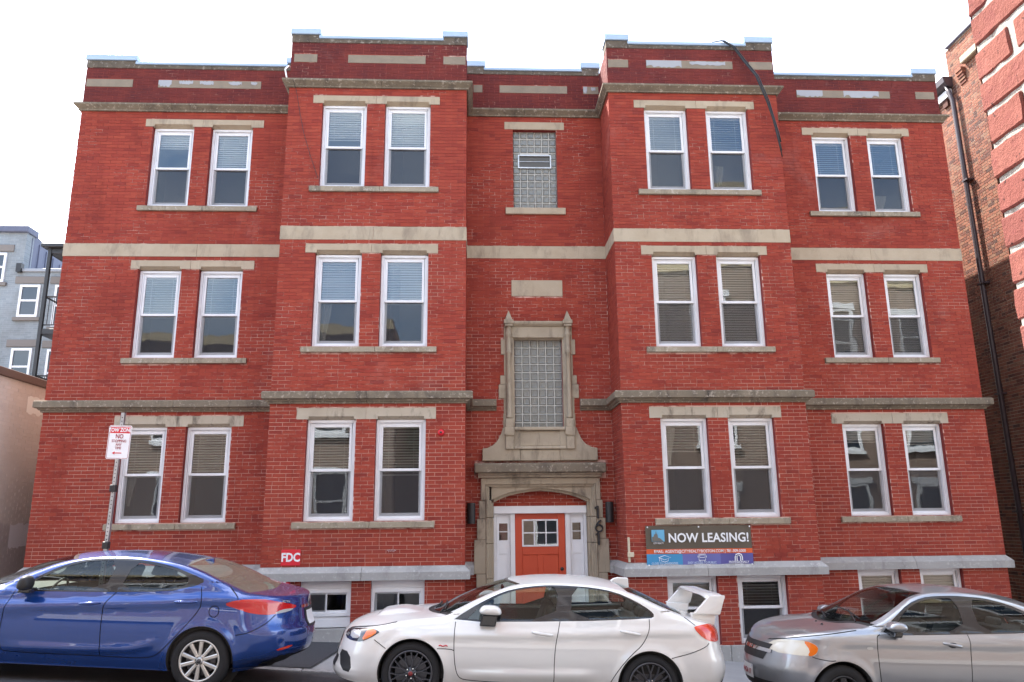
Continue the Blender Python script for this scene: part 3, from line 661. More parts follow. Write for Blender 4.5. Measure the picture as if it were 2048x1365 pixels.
mb = MB(); mb.prism([(.1, 3.545), (-.14, 3.545), (-.15, 3.57), (-.13, 3.61), (.1, 3.625)], -.46, .46, 'x'); part(mb, 'block_window_sill', SURR, .005)
mb = MB(); mb.box(-.44, .44, -.09, .05, 3.26, 3.54); part(mb, 'apron_stone', SURR, .012)
mb = MB(); mb.prism([(0, 3.205), (-.13, 3.205), (-.14, 3.225), (-.12, 3.26), (0, 3.265)], -.47, .47, 'x'); part(mb, 'apron_moulding', SURR, .005)
# brick infill over the door
inf = BrickField(); inf.add(lay(-.86, .86, 2.205, 2.55, [], 2.205, u_org=.05), front(.215)); inf.add([], front(0))
mb = MB(); mb.quad((-.9, .22, 2.2), (.9, .22, 2.2), (.9, .22, 2.6), (-.9, .22, 2.6)); mb.build('infill_wall', MORTAR, house)
um = bpy.data.meshes['brick']
for r, fn, _ in inf.it:
    mb = MB(); mb.box(r[0], r[1], .212, .23, r[2], r[3]); mb.build('brick', BRICK, house)
# door set
mb = MB(); mb.box(-.848, .848, .17, .3, 2.07, 2.203); part(mb, 'door_header', PANEL, .006)
mb = MB()
for a, b_ in ((-.848, -.795), (-.545, -.46), (.46, .545), (.795, .848)): mb.box(a, b_, .225, .33, -.4, 2.07)
part(mb, 'door_frame', PANEL, .004)
def raised(mb, x0, x1, z0, z1, Y, d=.012):
    mb.add([(x0, Y, z0), (x1, Y, z0), (x1, Y, z1), (x0, Y, z1), (x0+.03, Y+d, z0+.03), (x1-.03, Y+d, z0+.03), (x1-.03, Y+d, z1-.03), (x0+.03, Y+d, z1-.03)], [(0, 1, 5, 4), (1, 2, 6, 5), (2, 3, 7, 6), (3, 0, 4, 7), (4, 5, 6, 7)])
for sx in (-1, 1):
    xa, xb = sorted((sx*.548, sx*.792)); mb = MB()
    mb.box(xa, xb, .275, .31, 1.57, 1.60); mb.box(xa, xa+.045, .275, .31, 1.60, 1.90); mb.box(xb-.045, xb, .275, .31, 1.60, 1.90); mb.box(xa, xb, .275, .31, 1.90, 2.068)
    mb.box(xa, xb, .29, .31, -.4, 1.57); mb.box(xa, xa+.045, .275, .292, -.4, 1.57); mb.box(xb-.045, xb, .275, .292, -.4, 1.57); mb.box(xa+.045, xb-.045, .275, .292, 1.36, 1.57); mb.box(xa+.045, xb-.045, .28, .3, 1.742, 1.758)
    sl = part(mb, 'sidelight', PANEL, .003)
    for c, d in ((1.6, 1.742), (1.758, 1.9)):
        mb = MB(); mb.quad((xa+.045, .296, c), (xb-.045, .296, c), (xb-.045, .296, d), (xa+.045, .296, d)); mb.build('pane', GLASS, sl)
mb = MB(); mb.box(-.458, -.33, .27, .31, -.38, 2.066); mb.box(.33, .458, .27, .31, -.38, 2.066); mb.box(-.33, .33, .27, .31, 1.965, 2.066); mb.box(-.33, .33, .27, .31, 1.34, 1.485); mb.box(-.33, .33, .285, .31, -.38, 1.34)
mb.box(-.05, .05, .27, .287, -.38, 1.34)
door = part(mb, 'door', REDDOOR, .006)
mb = MB(); frame_rect(mb, -.33, .33, 1.485, 1.965, .028, .258, .29)
for x in (-.107, .107): mb.box(x-.011, x+.011, .264, .29, 1.513, 1.937)
mb.box(-.302, .302, .265, .29, 1.714, 1.736); part(mb, 'door_glazing_frame', PANEL, .003, door)
for i in range(3):
    for c, d in ((1.513, 1.714), (1.736, 1.937)):
        a = -.302+i*.2085; mb = MB(); mb.quad((a, .278, c), (a+.19, .278, c), (a+.19, .278, d), (a, .278, d)); mb.build('pane', GLASS, door)
mb = MB(); mb.lathe([(0, -.02), (.03, -.018), (.033, 0)], 20, 'y', (.385, .27, 1.09)); mb.lathe([(0, -.055), (.022, -.05), (.024, -.03), (.013, -.025), (.013, 0), (.034, 0)], 20, 'y', (.385, .27, .95)); mb.tube([(.385, .22, .95), (.29, .22, .95)], .011); mb.build('door_handle', BLACKM, door, smooth=True)
mb = MB(); mb.quad((-.86, 1.4, -.5), (.86, 1.4, -.5), (.86, 1.4, 2.2), (-.86, 1.4, 2.2)); mb.quad((-.86, .33, -.4), (.86, .33, -.4), (.86, 1.4, -.4), (-.86, 1.4, -.4)); mb.quad((-.86, .33, 2.2), (.86, .33, 2.2), (.86, 1.4, 2.2), (-.86, 1.4, 2.2)); mb.build('hall_interior', mat('pale hall', (.42, .33, .28), .9), house)
mb = MB(); mb.box(-.86, .86, -.25, .4, -1.2, -.4); mb.box(-1.0, 1.0, -.5, -.25, -1.2, -.5); part(mb, 'doorstep', GRAN, .01)
# house numbers
for zc in (2.08, 1.62):
    mb = MB(); mb.box(.995, 1.03, -.125, -.09, zc-.11, zc+.11); mb.prism([(.995, zc+.11), (.955, zc+.085), (.955, zc+.05), (.995, zc+.075)], -.125, -.09, 'y'); me = mb.mesh('house_number', BLACKM); recalc(me); bevel(me, .003, 1); link('house_number', me, house)
mb = MB(); mb.tube([(1.025+.062*math.cos(a), -.105, 1.80+.058*math.sin(a)) for a in [2*math.pi*k/24 for k in range(25)]], .017, 6, False); mb.tube([(.965, -.105, 1.81), (.985, -.105, 1.87), (1.025, -.105, 1.915), (1.065, -.105, 1.935)], .017, 6); mb.build('house_number', BLACKM, house, smooth=True)

# ---- things fixed to the house
for x, lab in ((-1.25, 'black cylindrical wall lamp beside the door, on the side of the fire department sign'), (1.225, 'black cylindrical wall lamp beside the house number and leasing banner')):
    t = thing('wall_lamp', lab, 'wall lamp', (x, 0, 1.90), group='lamps flanking the entrance')
    mb = MB(); mb.lathe([(.0, .01), (.058, .01), (.062, .0), (.072, .0), (.072, .36), (.062, .36), (.058, .35), (0, .35)], 28, 'z', (0, -.10, 0)); mb.build('shade', BLACKM, t, smooth=False)
    mb = MB(); mb.box(-.05, .05, -.035, 0, .09, .27); mb.box(-.02, .02, -.1, -.03, .15, .21); mb.build('bracket', BLACKM, t)
t = thing('fire_connection_sign', 'small square red sign with white letters FDC on the left bay above the stone ledge', 'sign', (-4.175, -D-.006, 1.40))
mb = MB(); mb.box(-.155, .155, -.012, 0, -.125, .125); me = mb.mesh('sign_plate', REDSIGN); bevel(me, .004, 1); link('sign_plate', me, t)
text('lettering', 'FDC', .185, WHITEP, t, (0, -.014, -.002), bold=.035, xs=.86)
for loc, lab, r in (((-1.76, -D, 3.42), 'small red alarm bell high on the left bay beside the ground floor window', .055), ((-4.24, -D, 1.0), 'round red alarm bell with white centre above the boot of the blue car', .085)):
    t = thing('alarm_bell', lab, 'alarm bell', loc, group='red alarm bells')
    mb = MB(); mb.lathe([(0, -.075), (r*.5, -.07), (r*.85, -.05), (r, -.02), (r, -.01), (r*.9, -.005)], 28, 'y'); mb.build('gong', REDSIGN, t, smooth=True)
    mb = MB(); mb.lathe([(0, -.085), (r*.33, -.083), (r*.35, -.07)], 16, 'y'); mb.build('hub', WHITEP if r > .06 else BLACKM, t, smooth=True)
    mb = MB(); mb.box(-r*.75, r*.75, -.012, 0, -r*.75, r*.75); mb.build('backbox', REDSIGN if r > .06 else BLACKM, t)
t = thing('conduit', 'thin pale conduit with a small box on the brick left of the banner', 'conduit', (1.375, -D-.005, 1.26))
mb = MB(); mb.box(-.02, .015, -.03, 0, 0, .40); mb.build('pipe', mat('cream conduit', (.6, .52, .38), .6), t); mb = MB(); mb.box(-.03, .075, -.045, 0, .08, .16); me = mb.mesh('box', bpy.data.materials['cream conduit']); bevel(me, .008, 2); link('box', me, t)
t = thing('graffiti_tag', 'small white scribbled tag on the bricks of the left bay', 'graffiti', (-2.55, -D-.009, 1.49))
mb = MB(); px = [(-.07, .0), (-.055, .02), (-.045, -.02), (-.03, .018), (-.02, -.015), (0, .02), (.012, -.02), (.025, .015), (.04, -.018), (.05, .012), (.075, .0)]
mb.tube([(x, 0, z) for x, z in px], .004, 5); mb.build('scribble', WHITEP, t)
# banner
Y0 = -D-.012
t = thing('leasing_banner', 'wide vinyl NOW LEASING banner fixed to the right bay under the ground floor windows', 'banner', (2.555, Y0, 1.51))
bw, bh = 1.79, .665
BANG = mat('grey brown banner print', (.105, .085, .06), .45); BANO = mat('orange banner print', (.66, .10, .022), .45); BANT = mat('sky blue banner print', (.05, .28, .52), .45)
BANV = mat('violet blue banner print', (.14, .15, .40), .45); BANP = mat('deep blue banner print', (.10, .09, .30), .45)
def wav(x, z): return -.010*math.sin(x*4.1+.6)*(.5+.5*math.sin(z*5))-.006*math.sin(x*11+z*6)
def strip(name, x0, x1, z0, z1, m, d=0):
    mb = MB(); nx = max(2, int((x1-x0)/.06)); nz = max(2, int((z1-z0)/.06)); vs = [(x0+(x1-x0)*i/nx, wav(x0+(x1-x0)*i/nx, z0+(z1-z0)*j/nz)-d, z0+(z1-z0)*j/nz) for i in range(nx+1) for j in range(nz+1)]
    mb.add(vs, [(i*(nz+1)+j, (i+1)*(nz+1)+j, (i+1)*(nz+1)+j+1, i*(nz+1)+j+1) for i in range(nx) for j in range(nz)]); return mb.build(name, m, t, smooth=True)
H0 = -bh/2
strip('headline_panel', -bw/2, bw/2, H0+.285, bh/2, BANG, .02); strip('contact_strip', -bw/2, bw/2, H0+.208, H0+.285, BANO, .02)
strip('benefit_panel', -bw/2, -bw/2+.60, H0, H0+.208, BANT, .02); strip('benefit_panel', -bw/2+.60, -bw/2+1.24, H0, H0+.208, BANV, .02); strip('benefit_panel', -bw/2+1.24, bw/2, H0, H0+.208, BANP, .02)
TY = -.042
text('lettering', 'NOW LEASING!', .205, WHITEP, t, (.16, TY, .125), bold=.022, xs=.93, spacing=1.02)
text('lettering', 'EMAIL: AGENTS@CITYREALTYBOSTON.COM | 781-309-5000', .066, WHITEP, t, (0, TY, H0+.246), bold=.012, xs=.88)
PALEB = mat('pale banner lettering', (.55, .66, .78), .5)
for s_, x, z, sz, m_ in (('CLOSE TO UNIVERSITIES', -.60, H0+.055, .047, PALEB), ('IN GREATER BOSTON', -.60, H0+.018, .028, PALEB), ('EASY ACCESS TO PUBLIC', .025, H0+.062, .05, PALEB), ('TRANSPORTATION', .025, H0+.022, .036, WHITEP), ('PROFESSIONALLY', .645, H0+.066, .05, WHITEP), ('MANAGED', .645, H0+.026, .034, WHITEP)):
    text('lettering', s_, sz, m_, t, (x, TY, z), bold=.012, xs=.86)
# logo: pale blue square with a grey tower
mb = MB(); mb.box(-.80, -.585, TY-.001, TY+.004, .075, .265); mb.build('logo', mat('logo sky', (.14, .42, .62), .5), t)
mb = MB(); mb.prism([(-.795, .078), (-.795, .15), (-.765, .16), (-.76, .19), (-.735, .20), (-.725, .25), (-.715, .20), (-.70, .19), (-.695, .14), (-.66, .13), (-.60, .078)], TY-.005, TY-.001, 'y'); mb.build('logo_tower', mat('logo grey', (.16, .15, .13), .5), t)
text('lettering', 'CITY REALTY', .036, WHITEP, t, (-.69, TY, .048), bold=.01, xs=.8)
def icon(name, lines, r, x, z, m_):
    mb = MB()
    for l in lines: mb.tube([(x+a, TY, z+b_) for a, b_ in l], r, 5)
    mb.build(name, m_, t)
icon('cap_icon', [[(-.1, .0), (0, .035), (.1, .0), (0, -.035), (-.1, 0)], [(-.06, -.015), (-.06, -.05), (0, -.07), (.06, -.05), (.06, -.015)], [(-.085, 0), (-.085, -.06)]], .004, -.60, H0+.15, WHITEP)
icon('bus_icon', [[(-.055, -.045), (-.055, .055), (.055, .055), (.055, -.045), (-.055, -.045)], [(-.04, .04), (.04, .04), (.04, 0), (-.04, 0), (-.04, .04)], [(-.04, -.05), (-.04, -.065)], [(.04, -.05), (.04, -.065)], [(-.07, .03), (-.07, -.0)], [(.07, .03), (.07, 0)]], .005, .03, H0+.145, WHITEP)
icon('house_icon', [[(-.06, -.055), (-.06, .0), (-.045, .04), (0, .06), (.045, .04), (.06, 0), (.06, -.055)], [(-.03, -.06), (-.03, .01), (0, .035), (.03, .01), (.03, -.06)]], .009, .645, H0+.145, WHITEP)
for x in (-bw/2+.03, 0, bw/2-.03):
    for z in (-bh/2+.03, bh/2-.025):
        if x == 0 and z < 0: continue
        mb = MB(); mb.lathe([(.0, -.006), (.012, -.005), (.014, 0)], 12, 'y', (x, TY, z)); mb.build('grommet', WHITEP, t)
# cables
t = thing('loose_cable', 'black cables hanging over the parapet and down the corner of the right bay', 'cable', (4.0, -D, 10.0))
CBL = mat('black cable', (.015, .015, .016), .5)
for dx, k in ((0, 1), (.03, 1), (-.02, .97)):
    pts = [(3.3, .1, 11.0), (3.45, -.95, 11.03), (3.62+dx, -1.05, 11.0), (3.82+dx, -1.06, 10.86), (4.0+dx, -1.08, 10.55), (4.17+dx, -1.2, 10.15), (4.33+dx, -1.2, 9.65), (4.43+dx*.6, -1.18, 9.25), (4.50+dx*.3, -1.17, 8.85+dx*4), (4.53, -1.17, 8.62+dx*6)]
    mb = MB(); mb.tube([(p[0]-4, p[1]+D, p[2]-10) for p in pts], .011, 6); mb.build('strand', CBL, t, smooth=True)
t = thing('thin_cable', 'thin dark wire sagging across the left bay beside the top floor window', 'cable', (-4.5, -D, 9.0))
mb = MB(); mb.tube([(-.05, -.22, .93), (-.02, -.03, .82), (.06, -.03, .4), (.16, -.03, -.05), (.3, -.03, -.5), (.46, -.03, -.95)], .005, 5); mb.build('strand', CBL, t)
t = thing('cable_loop', 'short white cable looped over the cornice at the left bay corner', 'cable', (-4.72, -D, 10.05))
mb = MB(); mb.tube([(0, .3, .45), (.0, .1, .35), (-.03, -.03, .2), (.02, -.08, .0)], .014, 6); mb.build('strand', WHITEP, t)

# ---- sign post on the pavement
px, py = -6.03, -3.5
pz = pave_z(px, py)
t = thing('no_stopping_sign', 'white and red tow zone sign on a perforated steel post behind the blue car', 'sign', (px, py, pz))
t.rotation_euler = (0, R(1.5), 0)
hh = 3.44-pz
mb = MB(); w = .022
mb.box(-.026, .026, -.002, .002, 0, hh); mb.box(-.026, -.022, -.002, .04, 0, hh); mb.box(.022, .026, -.002, .04, 0, hh); mb.build('post', GALV, t)
mb = MB()
for k in range(int(hh/.05)): z = .03+k*.05; mb.lathe([(0, -.0035), (.0075, -.0035)], 8, 'y', (0, 0, z))
mb.build('punched_holes', DARK, t, kind='stuff')
for z, hg in ((2.43-pz, .09), (1.70-pz, .09)):
    mb = MB(); mb.box(-.04, .04, -.03, .05, z-hg/2, z+hg/2); me = mb.mesh('clamp', BLACKM); bevel(me, .01, 2); link('clamp', me, t)
zs = 3.04-pz; sw, sh = .15, .225
def rrect(w, h, r, n=5):
    return [(sx*(w-r)+r*math.cos(a), sz*(h-r)+r*math.sin(a)) for sx, sz, a0 in ((1, 1, 0), (-1, 1, 90), (-1, -1, 180), (1, -1, 270)) for a in [R(a0+90*i/n) for i in range(n+1)]]
mb = MB(); mb.prism(rrect(sw, sh, .025), -.010, -.007, 'y'); pl = mb.build('sign_plate', WHITEP, t, (0, 0, zs))
mb = MB(); o_, i_ = rrect(sw-.008, sh-.008, .02), rrect(sw-.013, sh-.013, .016); n = len(o_)
mb.add([(x, -.0115, z) for x, z in o_+i_], [(k, (k+1) % n, n+(k+1) % n, n+k) for k in range(n)]); mb.build('border', REDP, pl)
mb = MB(); mb.box(-sw+.02, sw-.02, -.0118, -.0108, .12, .20); mb.build('heading_band', REDSIGN, pl)
for s_, z, sz, m_, bo in (('TOW ZONE', .16, .07, WHITEP, .03), ('NO', .075, .082, REDP, .01), ('STOPPING', .013, .052, REDP, .0), ('ANY', -.035, .048, REDP, 0), ('TIME', -.08, .048, REDP, 0)):
    text('lettering', s_, sz, m_, pl, (0, -.0135, z), bold=bo, xs=.80)
mb = MB(); mb.prism([(-.075, -.145), (-.04, -.125), (-.04, -.139), (.05, -.139), (.05, -.151), (-.04, -.151), (-.04, -.165)], -.0125, -.011, 'y'); mb.build('arrow', REDSIGN, pl)

# ================================================================== neighbours
# right: taller brick house whose side wall faces left
NX = 10.3
nb_ = thing('neighbour_house', 'tall old brick house with a dark gutter and downspout right of the red building', 'building')
NBR = brick_mat('old mixed brick', [(0, (.07, .034, .027)), (.12, (.135, .05, .034)), (.35, (.205, .072, .043)), (.8, (.26, .105, .062)), (1, (.21, .112, .07))], .4, (.8, 1.12))
NMOR = mat('old pale mortar', (.5, .42, .33), .95, build=lambda nt, b: setc(nt, b, ramp(nt, wnoise(nt, 2, 5, .7), [(.35, (.30, .24, .18)), (.65, (.58, .50, .40))])))
NBF = BrickField(); y0, yg, y1 = -1.0, 2.15, 12
mb = MB(); mb.quad((NX, y1, -1.5), (NX, y0, -1.5), (NX, y0, 12.1), (NX, y1, 12.1)); mb.quad((NX, yg, 12.1), (NX, y0, 12.1), (NX, y0, 13.0), (NX, yg, 13.0)); mb.quad((NX, y0, -1.5), (NX+12, y0, -1.5), (NX+12, y0, 13), (NX, y0, 13))
mb.quad((NX, yg, 12.1), (NX+12, yg, 12.1), (NX+12, yg, 13), (NX, yg, 13)); mb.quad((NX, y1, -1.5), (NX+12, y1, -1.5), (NX+12, y1, 12.1), (NX, y1, 12.1)); mb.quad((NX+12, y0, -1.5), (NX+12, y1, -1.5), (NX+12, y1, 12.1), (NX+12, y0, 12.1))
mb.quad((NX, yg, 12.1), (NX+12, yg, 12.1), (NX+12, y1, 12.1), (NX, y1, 12.1)); mb.quad((NX, y0, 12.99), (NX+12, y0, 12.99), (NX+12, yg, 12.99), (NX, yg, 12.99)); mb.build('brick_wall', NMOR, nb_)
NBF.add(lay(y0, yg, 0, 12.98, [(.9, 1.3, 1.0, 2.6), (y0, 1.55, 12.35, 12.5)], .0, ch=.071, bl=.215, jo=.013, headers=.3), retL(NX)); NBF.add(lay(yg, 8, 0, 12.0, [], .0, ch=.071, bl=.215, jo=.013, headers=.3), retL(NX))
NBF.build(nb_, NBR, proud=.006, keep=lambda c: c.y < 2.6 and c.z > 6.5)
DKM = mat('dark brown painted metal', (.045, .03, .034), .4)
mb = MB(); mb.prism([(NX-.0, 12.0), (NX-.14, 12.02), (NX-.22, 12.12), (NX-.24, 12.27), (NX+.02, 12.27)], yg-.12, y1, 'y'); part(mb, 'gutter', DKM, .01, nb_)
mb = MB(); mb.box(NX-.10, NX+.02, yg-.05, y1, 11.80, 11.99); part(mb, 'eave_board', mat('pale grey board', (.45, .45, .46), .6), .005, nb_)
for k in range(24): mb = MB(); mb.box(NX-.06, NX+.01, yg+.1+k*.4, yg+.28+k*.4, 11.62, 11.79); mb.build('dentil', NBR, nb_)
mb = MB(); mb.tube([(NX-.13, yg-.02, 12.08), (NX-.13, yg-.1, 11.85), (NX-.10, yg-.16, 11.6), (NX-.10, yg-.22, 6), (NX-.10, yg-.3, -.5)], .055, 8); mb.build('downspout', DKM, nb_, smooth=True)
for z in (9.5, 7.0, 4.5, 2.0): mb = MB(); mb.box(NX-.165, NX, yg-.32, yg-.13, z, z+.04); mb.build('downspout_strap', DKM, nb_)
for k in range(5): mb = MB(); mb.box(NX-.03-.022*k, NX+.0, yg-.62+.0, yg-.40, 11.85+.075*k, 11.915+.075*k); mb.build('corbel_brick', NBR, nb_)
mb = MB(); mb.box(NX-.13, NX+.02, y0, yg-.63, 12.26, 12.44); part(mb, 'parapet_band', SAND, .02, nb_)
mb = MB(); mb.box(NX-.08, NX+.4, y0-.05, yg-.1, 13.0, 13.14); part(mb, 'parapet_cap', mat('blue grey flashing', (.16, .18, .25), .4), .01, nb_)
mb = MB(); mb.box(NX-.015, NX+.05, .9, 1.3, 1.0, 2.6); mb.build('blocked_window', mat('grey panel', (.4, .4, .4), .7), nb_)

# left: single storey painted brick building
tn = thing('painted_brick_building', 'single storey tan painted brick building with a brown coping left of the red house', 'building')
TX = -9.75
def f(nt, b):
    c = mixc(nt, rnd(nt), (.60, .51, .455), (.64, .55, .495)); s = N(nt, 'SeparateXYZ'); nt.links.new(world_pos(nt), s.inputs[0])
    low = math_(nt, 'ADD', math_(nt, 'MULTIPLY', s.outputs['Z'], -1.0), math_(nt, 'MULTIPLY', wnoise(nt, 1.6, 3), .5)); k = ramp(nt, math_(nt, 'ADD', low, 2.55), [(.78, (0, 0, 0)), (.84, (.7,)*3)])
    c = mixc(nt, k, c, (.40, .33, .32)); c = mixc(nt, ramp(nt, wnoise(nt, 1.2, 5, .65), [(.45, (0, 0, 0)), (.8, (.5,)*3)]), c, (.48, .43, .38)); setc(nt, b, c); bump(nt, b, wnoise(nt, 40, 3), .3, .004)
TANB = mat('tan painted brick', (.5, .38, .3), .8, build=f); LIGHTP = mat('pale paint patch', (.78, .74, .68), .8); MAUVE = mat('mauve white patch', (.72, .66, .66), .8)
mb = MB(); TZ = 4.62
mb.quad((TX, -.5, -1), (TX, 5.5, -1), (TX, 5.5, TZ), (TX, -.5, TZ)); mb.quad((TX, -.5, -1), (TX-14, -.5, -1), (TX-14, -.5, TZ), (TX, -.5, TZ)); mb.quad((TX, -.5, TZ-.01), (TX-14, -.5, TZ-.01), (TX-14, 5.5, TZ-.01), (TX, 5.5, TZ-.01)); mb.quad((TX, 5.5, -1), (TX-14, 5.5, -1), (TX-14, 5.5, TZ), (TX, 5.5, TZ)); mb.build('wall', TANB, tn)
TF = BrickField(); TF.add(lay(-.5, 5.5, .3, TZ-.02, [], 0, jo=.010, headers=.03), retR(TX)); TF.build(tn, TANB, proud=.0035, keep=lambda c: c.y > -.4 and c.z > 1)
mb = MB(); mb.box(TX-.3, TX+.06, -.55, 5.55, TZ-.02, TZ+.13); mb.box(TX-14, TX-.3, -.55, -.2, TZ-.02, TZ+.13); part(mb, 'coping', mat('brown coping', (.12, .07, .055), .6), .01, tn)
for (a, b_, c, d, m_) in ((.88, 1.53, 4.05, 4.38, LIGHTP), (.87, 1.49, 1.55, 1.97, MAUVE)):
    mb = MB(); n = 10
    mb.add([(TX+.0075, a+(b_-a)*i/n+random.uniform(-.02, .02), zz+random.uniform(-.03, .03)) for i in range(n+1) for zz in (c, d)], [(2*i, 2*i+2, 2*i+3, 2*i+1) for i in range(n)]); mb.build('paint_patch', m_, tn)

# far left: grey painted brick apartment house with balconies
gh = thing('grey_apartment_house', 'pale grey painted brick apartment house with black balconies, far behind on the left', 'building')
GREYB = brick_tex('grey painted brick', (.29, .325, .35), (.24, .275, .30), (.33, .365, .39), 1, axis='XZ', dirt=.6, dirtc=(.16, .16, .15), ms=.012)
CLAD = mat('dark board cladding', (.05, .055, .075), .6, build=lambda nt, b: setc(nt, b, mixc(nt, wnoise(nt, 4, 4, .6, (1, 4, .2)), (.07, .08, .13), (.14, .155, .22))))
GY = 9.0
mb = MB(); mb.box(-24, -8, GY, GY+10, -1, 9.5); mb.box(-24, -15.05, GY-.001, GY+.4, 9.5, 10.75); mb.build('wall', GREYB, gh)
mb = MB(); mb.add([(-15.06, GY+.41, 9.5), (-15.06, GY+7, 9.5), (-15.06, GY+7, 9.6), (-15.06, GY+.41, 10.85), (-24, GY+.41, 10.85), (-24, GY+7, 9.6)], [(0, 1, 2, 3), (3, 2, 5, 4)]); mb.build('clad_storey', CLAD, gh)
for k in range(9): mb = MB(); yy = GY+.3+k*.42; mb.box(-15.06, -15.035, yy, yy+.02, 9.5, max(9.6, 10.75-.19*(yy-GY))); mb.build('board_batten', CLAD, gh)
mb = MB(); mb.box(-24, -14.98, GY-.12, GY+.5, 10.75, 10.95); part(mb, 'parapet_cap', CLAD, .02, gh)
mb = MB(); mb.box(-15.05, -8, GY-.06, GY+.3, 9.48, 9.58); part(mb, 'roof_edge', mat('grey flashing', (.3, .32, .35), .5), .01, gh)
mb = MB(); mb.box(-15.17, -15.02, GY-.14, GY+.02, 9.45, 9.72); mb.build('rain_head', BLACKM, gh)
def gwin(x0, x1, z0, z1):
    mb = MB(); frame_rect(mb, 0, x1-x0, 0, z1-z0, .07, -.03, .05); mb.box(.07, x1-x0-.07, -.02, .04, (z1-z0)*.48, (z1-z0)*.48+.06); o = mb.build('window', VINYL, gh, (x0, GY-.02, z0))
    mb = MB(); mb.quad((.07, .0, .07), (x1-x0-.07, .0, .07), (x1-x0-.07, .0, z1-z0-.07), (.07, 0, z1-z0-.07)); mb.build('pane', GLASS2, o)
    mb = MB(); mb.box(.07, x1-x0-.07, .012, .016, (z1-z0)*.62, z1-z0-.07); mb.build('blind', BLIND, o)
    mb = MB(); mb.box(x0-.18, x1+.18, GY-.04, GY+.1, z1+.05, z1+.27); part(mb, 'lintel', mat('grey brown stone', (.2, .18, .165), .9), .01, gh); mb = MB(); mb.box(x0-.1, x1+.1, GY-.08, GY+.1, z0-.12, z0-.01); part(mb, 'sill', bpy.data.materials['grey brown stone'], .01, gh)
GLASS2 = mat('dark blue window glass', (.02, .03, .045), .06, spec=.9)
for x0 in (-19.2, -17.1, -15.16, -13.75, -12.3, -10.9):
    for z0 in (1.5, 4.1, 6.35, 8.2) if False else (.9, 3.6, 6.3, 8.2)[:0]: pass
for x0, z0, z1 in [(-15.16, 7.1+1.05, 9.05), (-15.2, 6.0, 7.1)]: pass
for x0, x1, zz in [(-15.02, -14.42, [(8.05, 9.06), (5.95, 7.08), (3.9, 5.0)]), (-13.98, -13.2, [(7.75, 9.06), (5.6, 7.05), (3.4, 4.9)]), (-16.9, -16.2, [(8.9, 10.1), (5.95, 7.08)]), (-15.95, -15.55, [(9.15, 10.08)]), (-18.6, -17.9, [(8.9, 10.1), (5.95, 7.08)])]:
    for z0, z1 in zz: gwin(x0, x1, z0, z1)
for zf in (9.75, 7.35, 5.05, 2.75):
    mb = MB(); mb.box(-13.55, -8.5, GY-1.4, GY-.0, zf-.16, zf); part(mb, 'balcony_deck', BLACKM, .01, gh)
    if zf < 9:
        mb = MB(); mb.tube([(-13.5, GY-1.35, zf+.95), (-8.5, GY-1.35, zf+.95)], .025, 6); mb.tube([(-13.5, GY-1.35, zf+.95), (-13.5, GY, zf+.95)], .025, 6); mb.tube([(-13.5, GY-1.35, zf+.12), (-8.5, GY-1.35, zf+.12)], .02, 6); rl = mb.build('balcony_rail', BLACKM, gh)
        mb = MB()
        for k in range(36): mb.tube([(-13.5+k*.137, GY-1.35, zf+.1), (-13.5+k*.137, GY-1.35, zf+.95)], .011, 4)
        mb.build('balusters', BLACKM, rl, kind='stuff')
for x in (-13.5, -9.5): mb = MB(); mb.box(x-.045, x+.045, GY-1.42, GY-1.33, -1, 9.75); mb.build('balcony_post', BLACKM, gh)
mb = MB(); mb.box(-13.7, -8.4, GY-1.55, GY, 9.752, 9.86); part(mb, 'balcony_roof', BLACKM, .01, gh)

# near right: corner of the old brick house beside the viewer, and the row across the street
NRX, NRY = -.17, -12.79
nr = thing('corner_house', 'rough red brick corner with thick white mortar at the right edge close to the viewer', 'building')
OPP = brick_tex('opposite brick', (.27, .185, .145), (.21, .145, .115), (.44, .41, .37), 1, axis='XZ'); OPPS = brick_tex('corner side brick', (.27, .07, .05), (.2, .055, .04), (.6, .56, .5), 1, axis='YZ', ms=.014)
mb = MB(); HT = 13.4
mb.quad((NRX, NRY, -1.5), (NRX+17, NRY, -1.5), (NRX+17, NRY, 10.4), (NRX, NRY, 10.4)); mb.quad((NRX, NRY-14, HT), (NRX+17, NRY-14, HT), (NRX+17, NRY, HT), (NRX, NRY, HT)); mb.build('street_wall', OPP, nr)
mb = MB(); mb.quad((NRX, NRY-14, -1.5), (NRX, NRY-1.4, -1.5), (NRX, NRY-1.4, HT), (NRX, NRY-14, HT)); mb.quad((NRX, NRY-1.4, 5.2), (NRX, NRY, 5.2), (NRX, NRY, HT), (NRX, NRY-1.4, HT)); mb.quad((NRX, NRY-1.4, -1.5), (NRX, NRY, -1.5), (NRX, NRY, 1.2), (NRX, NRY-1.4, 1.2)); mb.quad((NRX+17, NRY-14, -1.5), (NRX+17, NRY, -1.5), (NRX+17, NRY, HT), (NRX+17, NRY-14, HT)); mb.build('side_wall', OPPS, nr)
def f(nt, b):
    c = ramp(nt, rnd(nt), [(0, (.165, .052, .044)), (.4, (.205, .064, .050)), (.8, (.24, .085, .064)), (1, (.18, .056, .052))])
    c = mixc(nt, ramp(nt, wnoise(nt, 26, 6, .75), [(.5, (0, 0, 0)), (.72, (.75,)*3)]), c, (.15, .035, .035)); c = mixc(nt, ramp(nt, wnoise(nt, 9, 4, .7), [(.55, (0, 0, 0)), (.8, (.45,)*3)]), c, (.36, .15, .12))
    c = mixc(nt, ramp(nt, wnoise(nt, 85, 3, .6), [(.64, (0, 0, 0)), (.68, (.85,)*3)]), c, (.03, .012, .012))
    setc(nt, b, c); n = math_(nt, 'ADD', wnoise(nt, 45, 5, .75), math_(nt, 'MULTIPLY', wnoise(nt, 220, 3, .7), .4)); bump(nt, b, n, .7, .006)
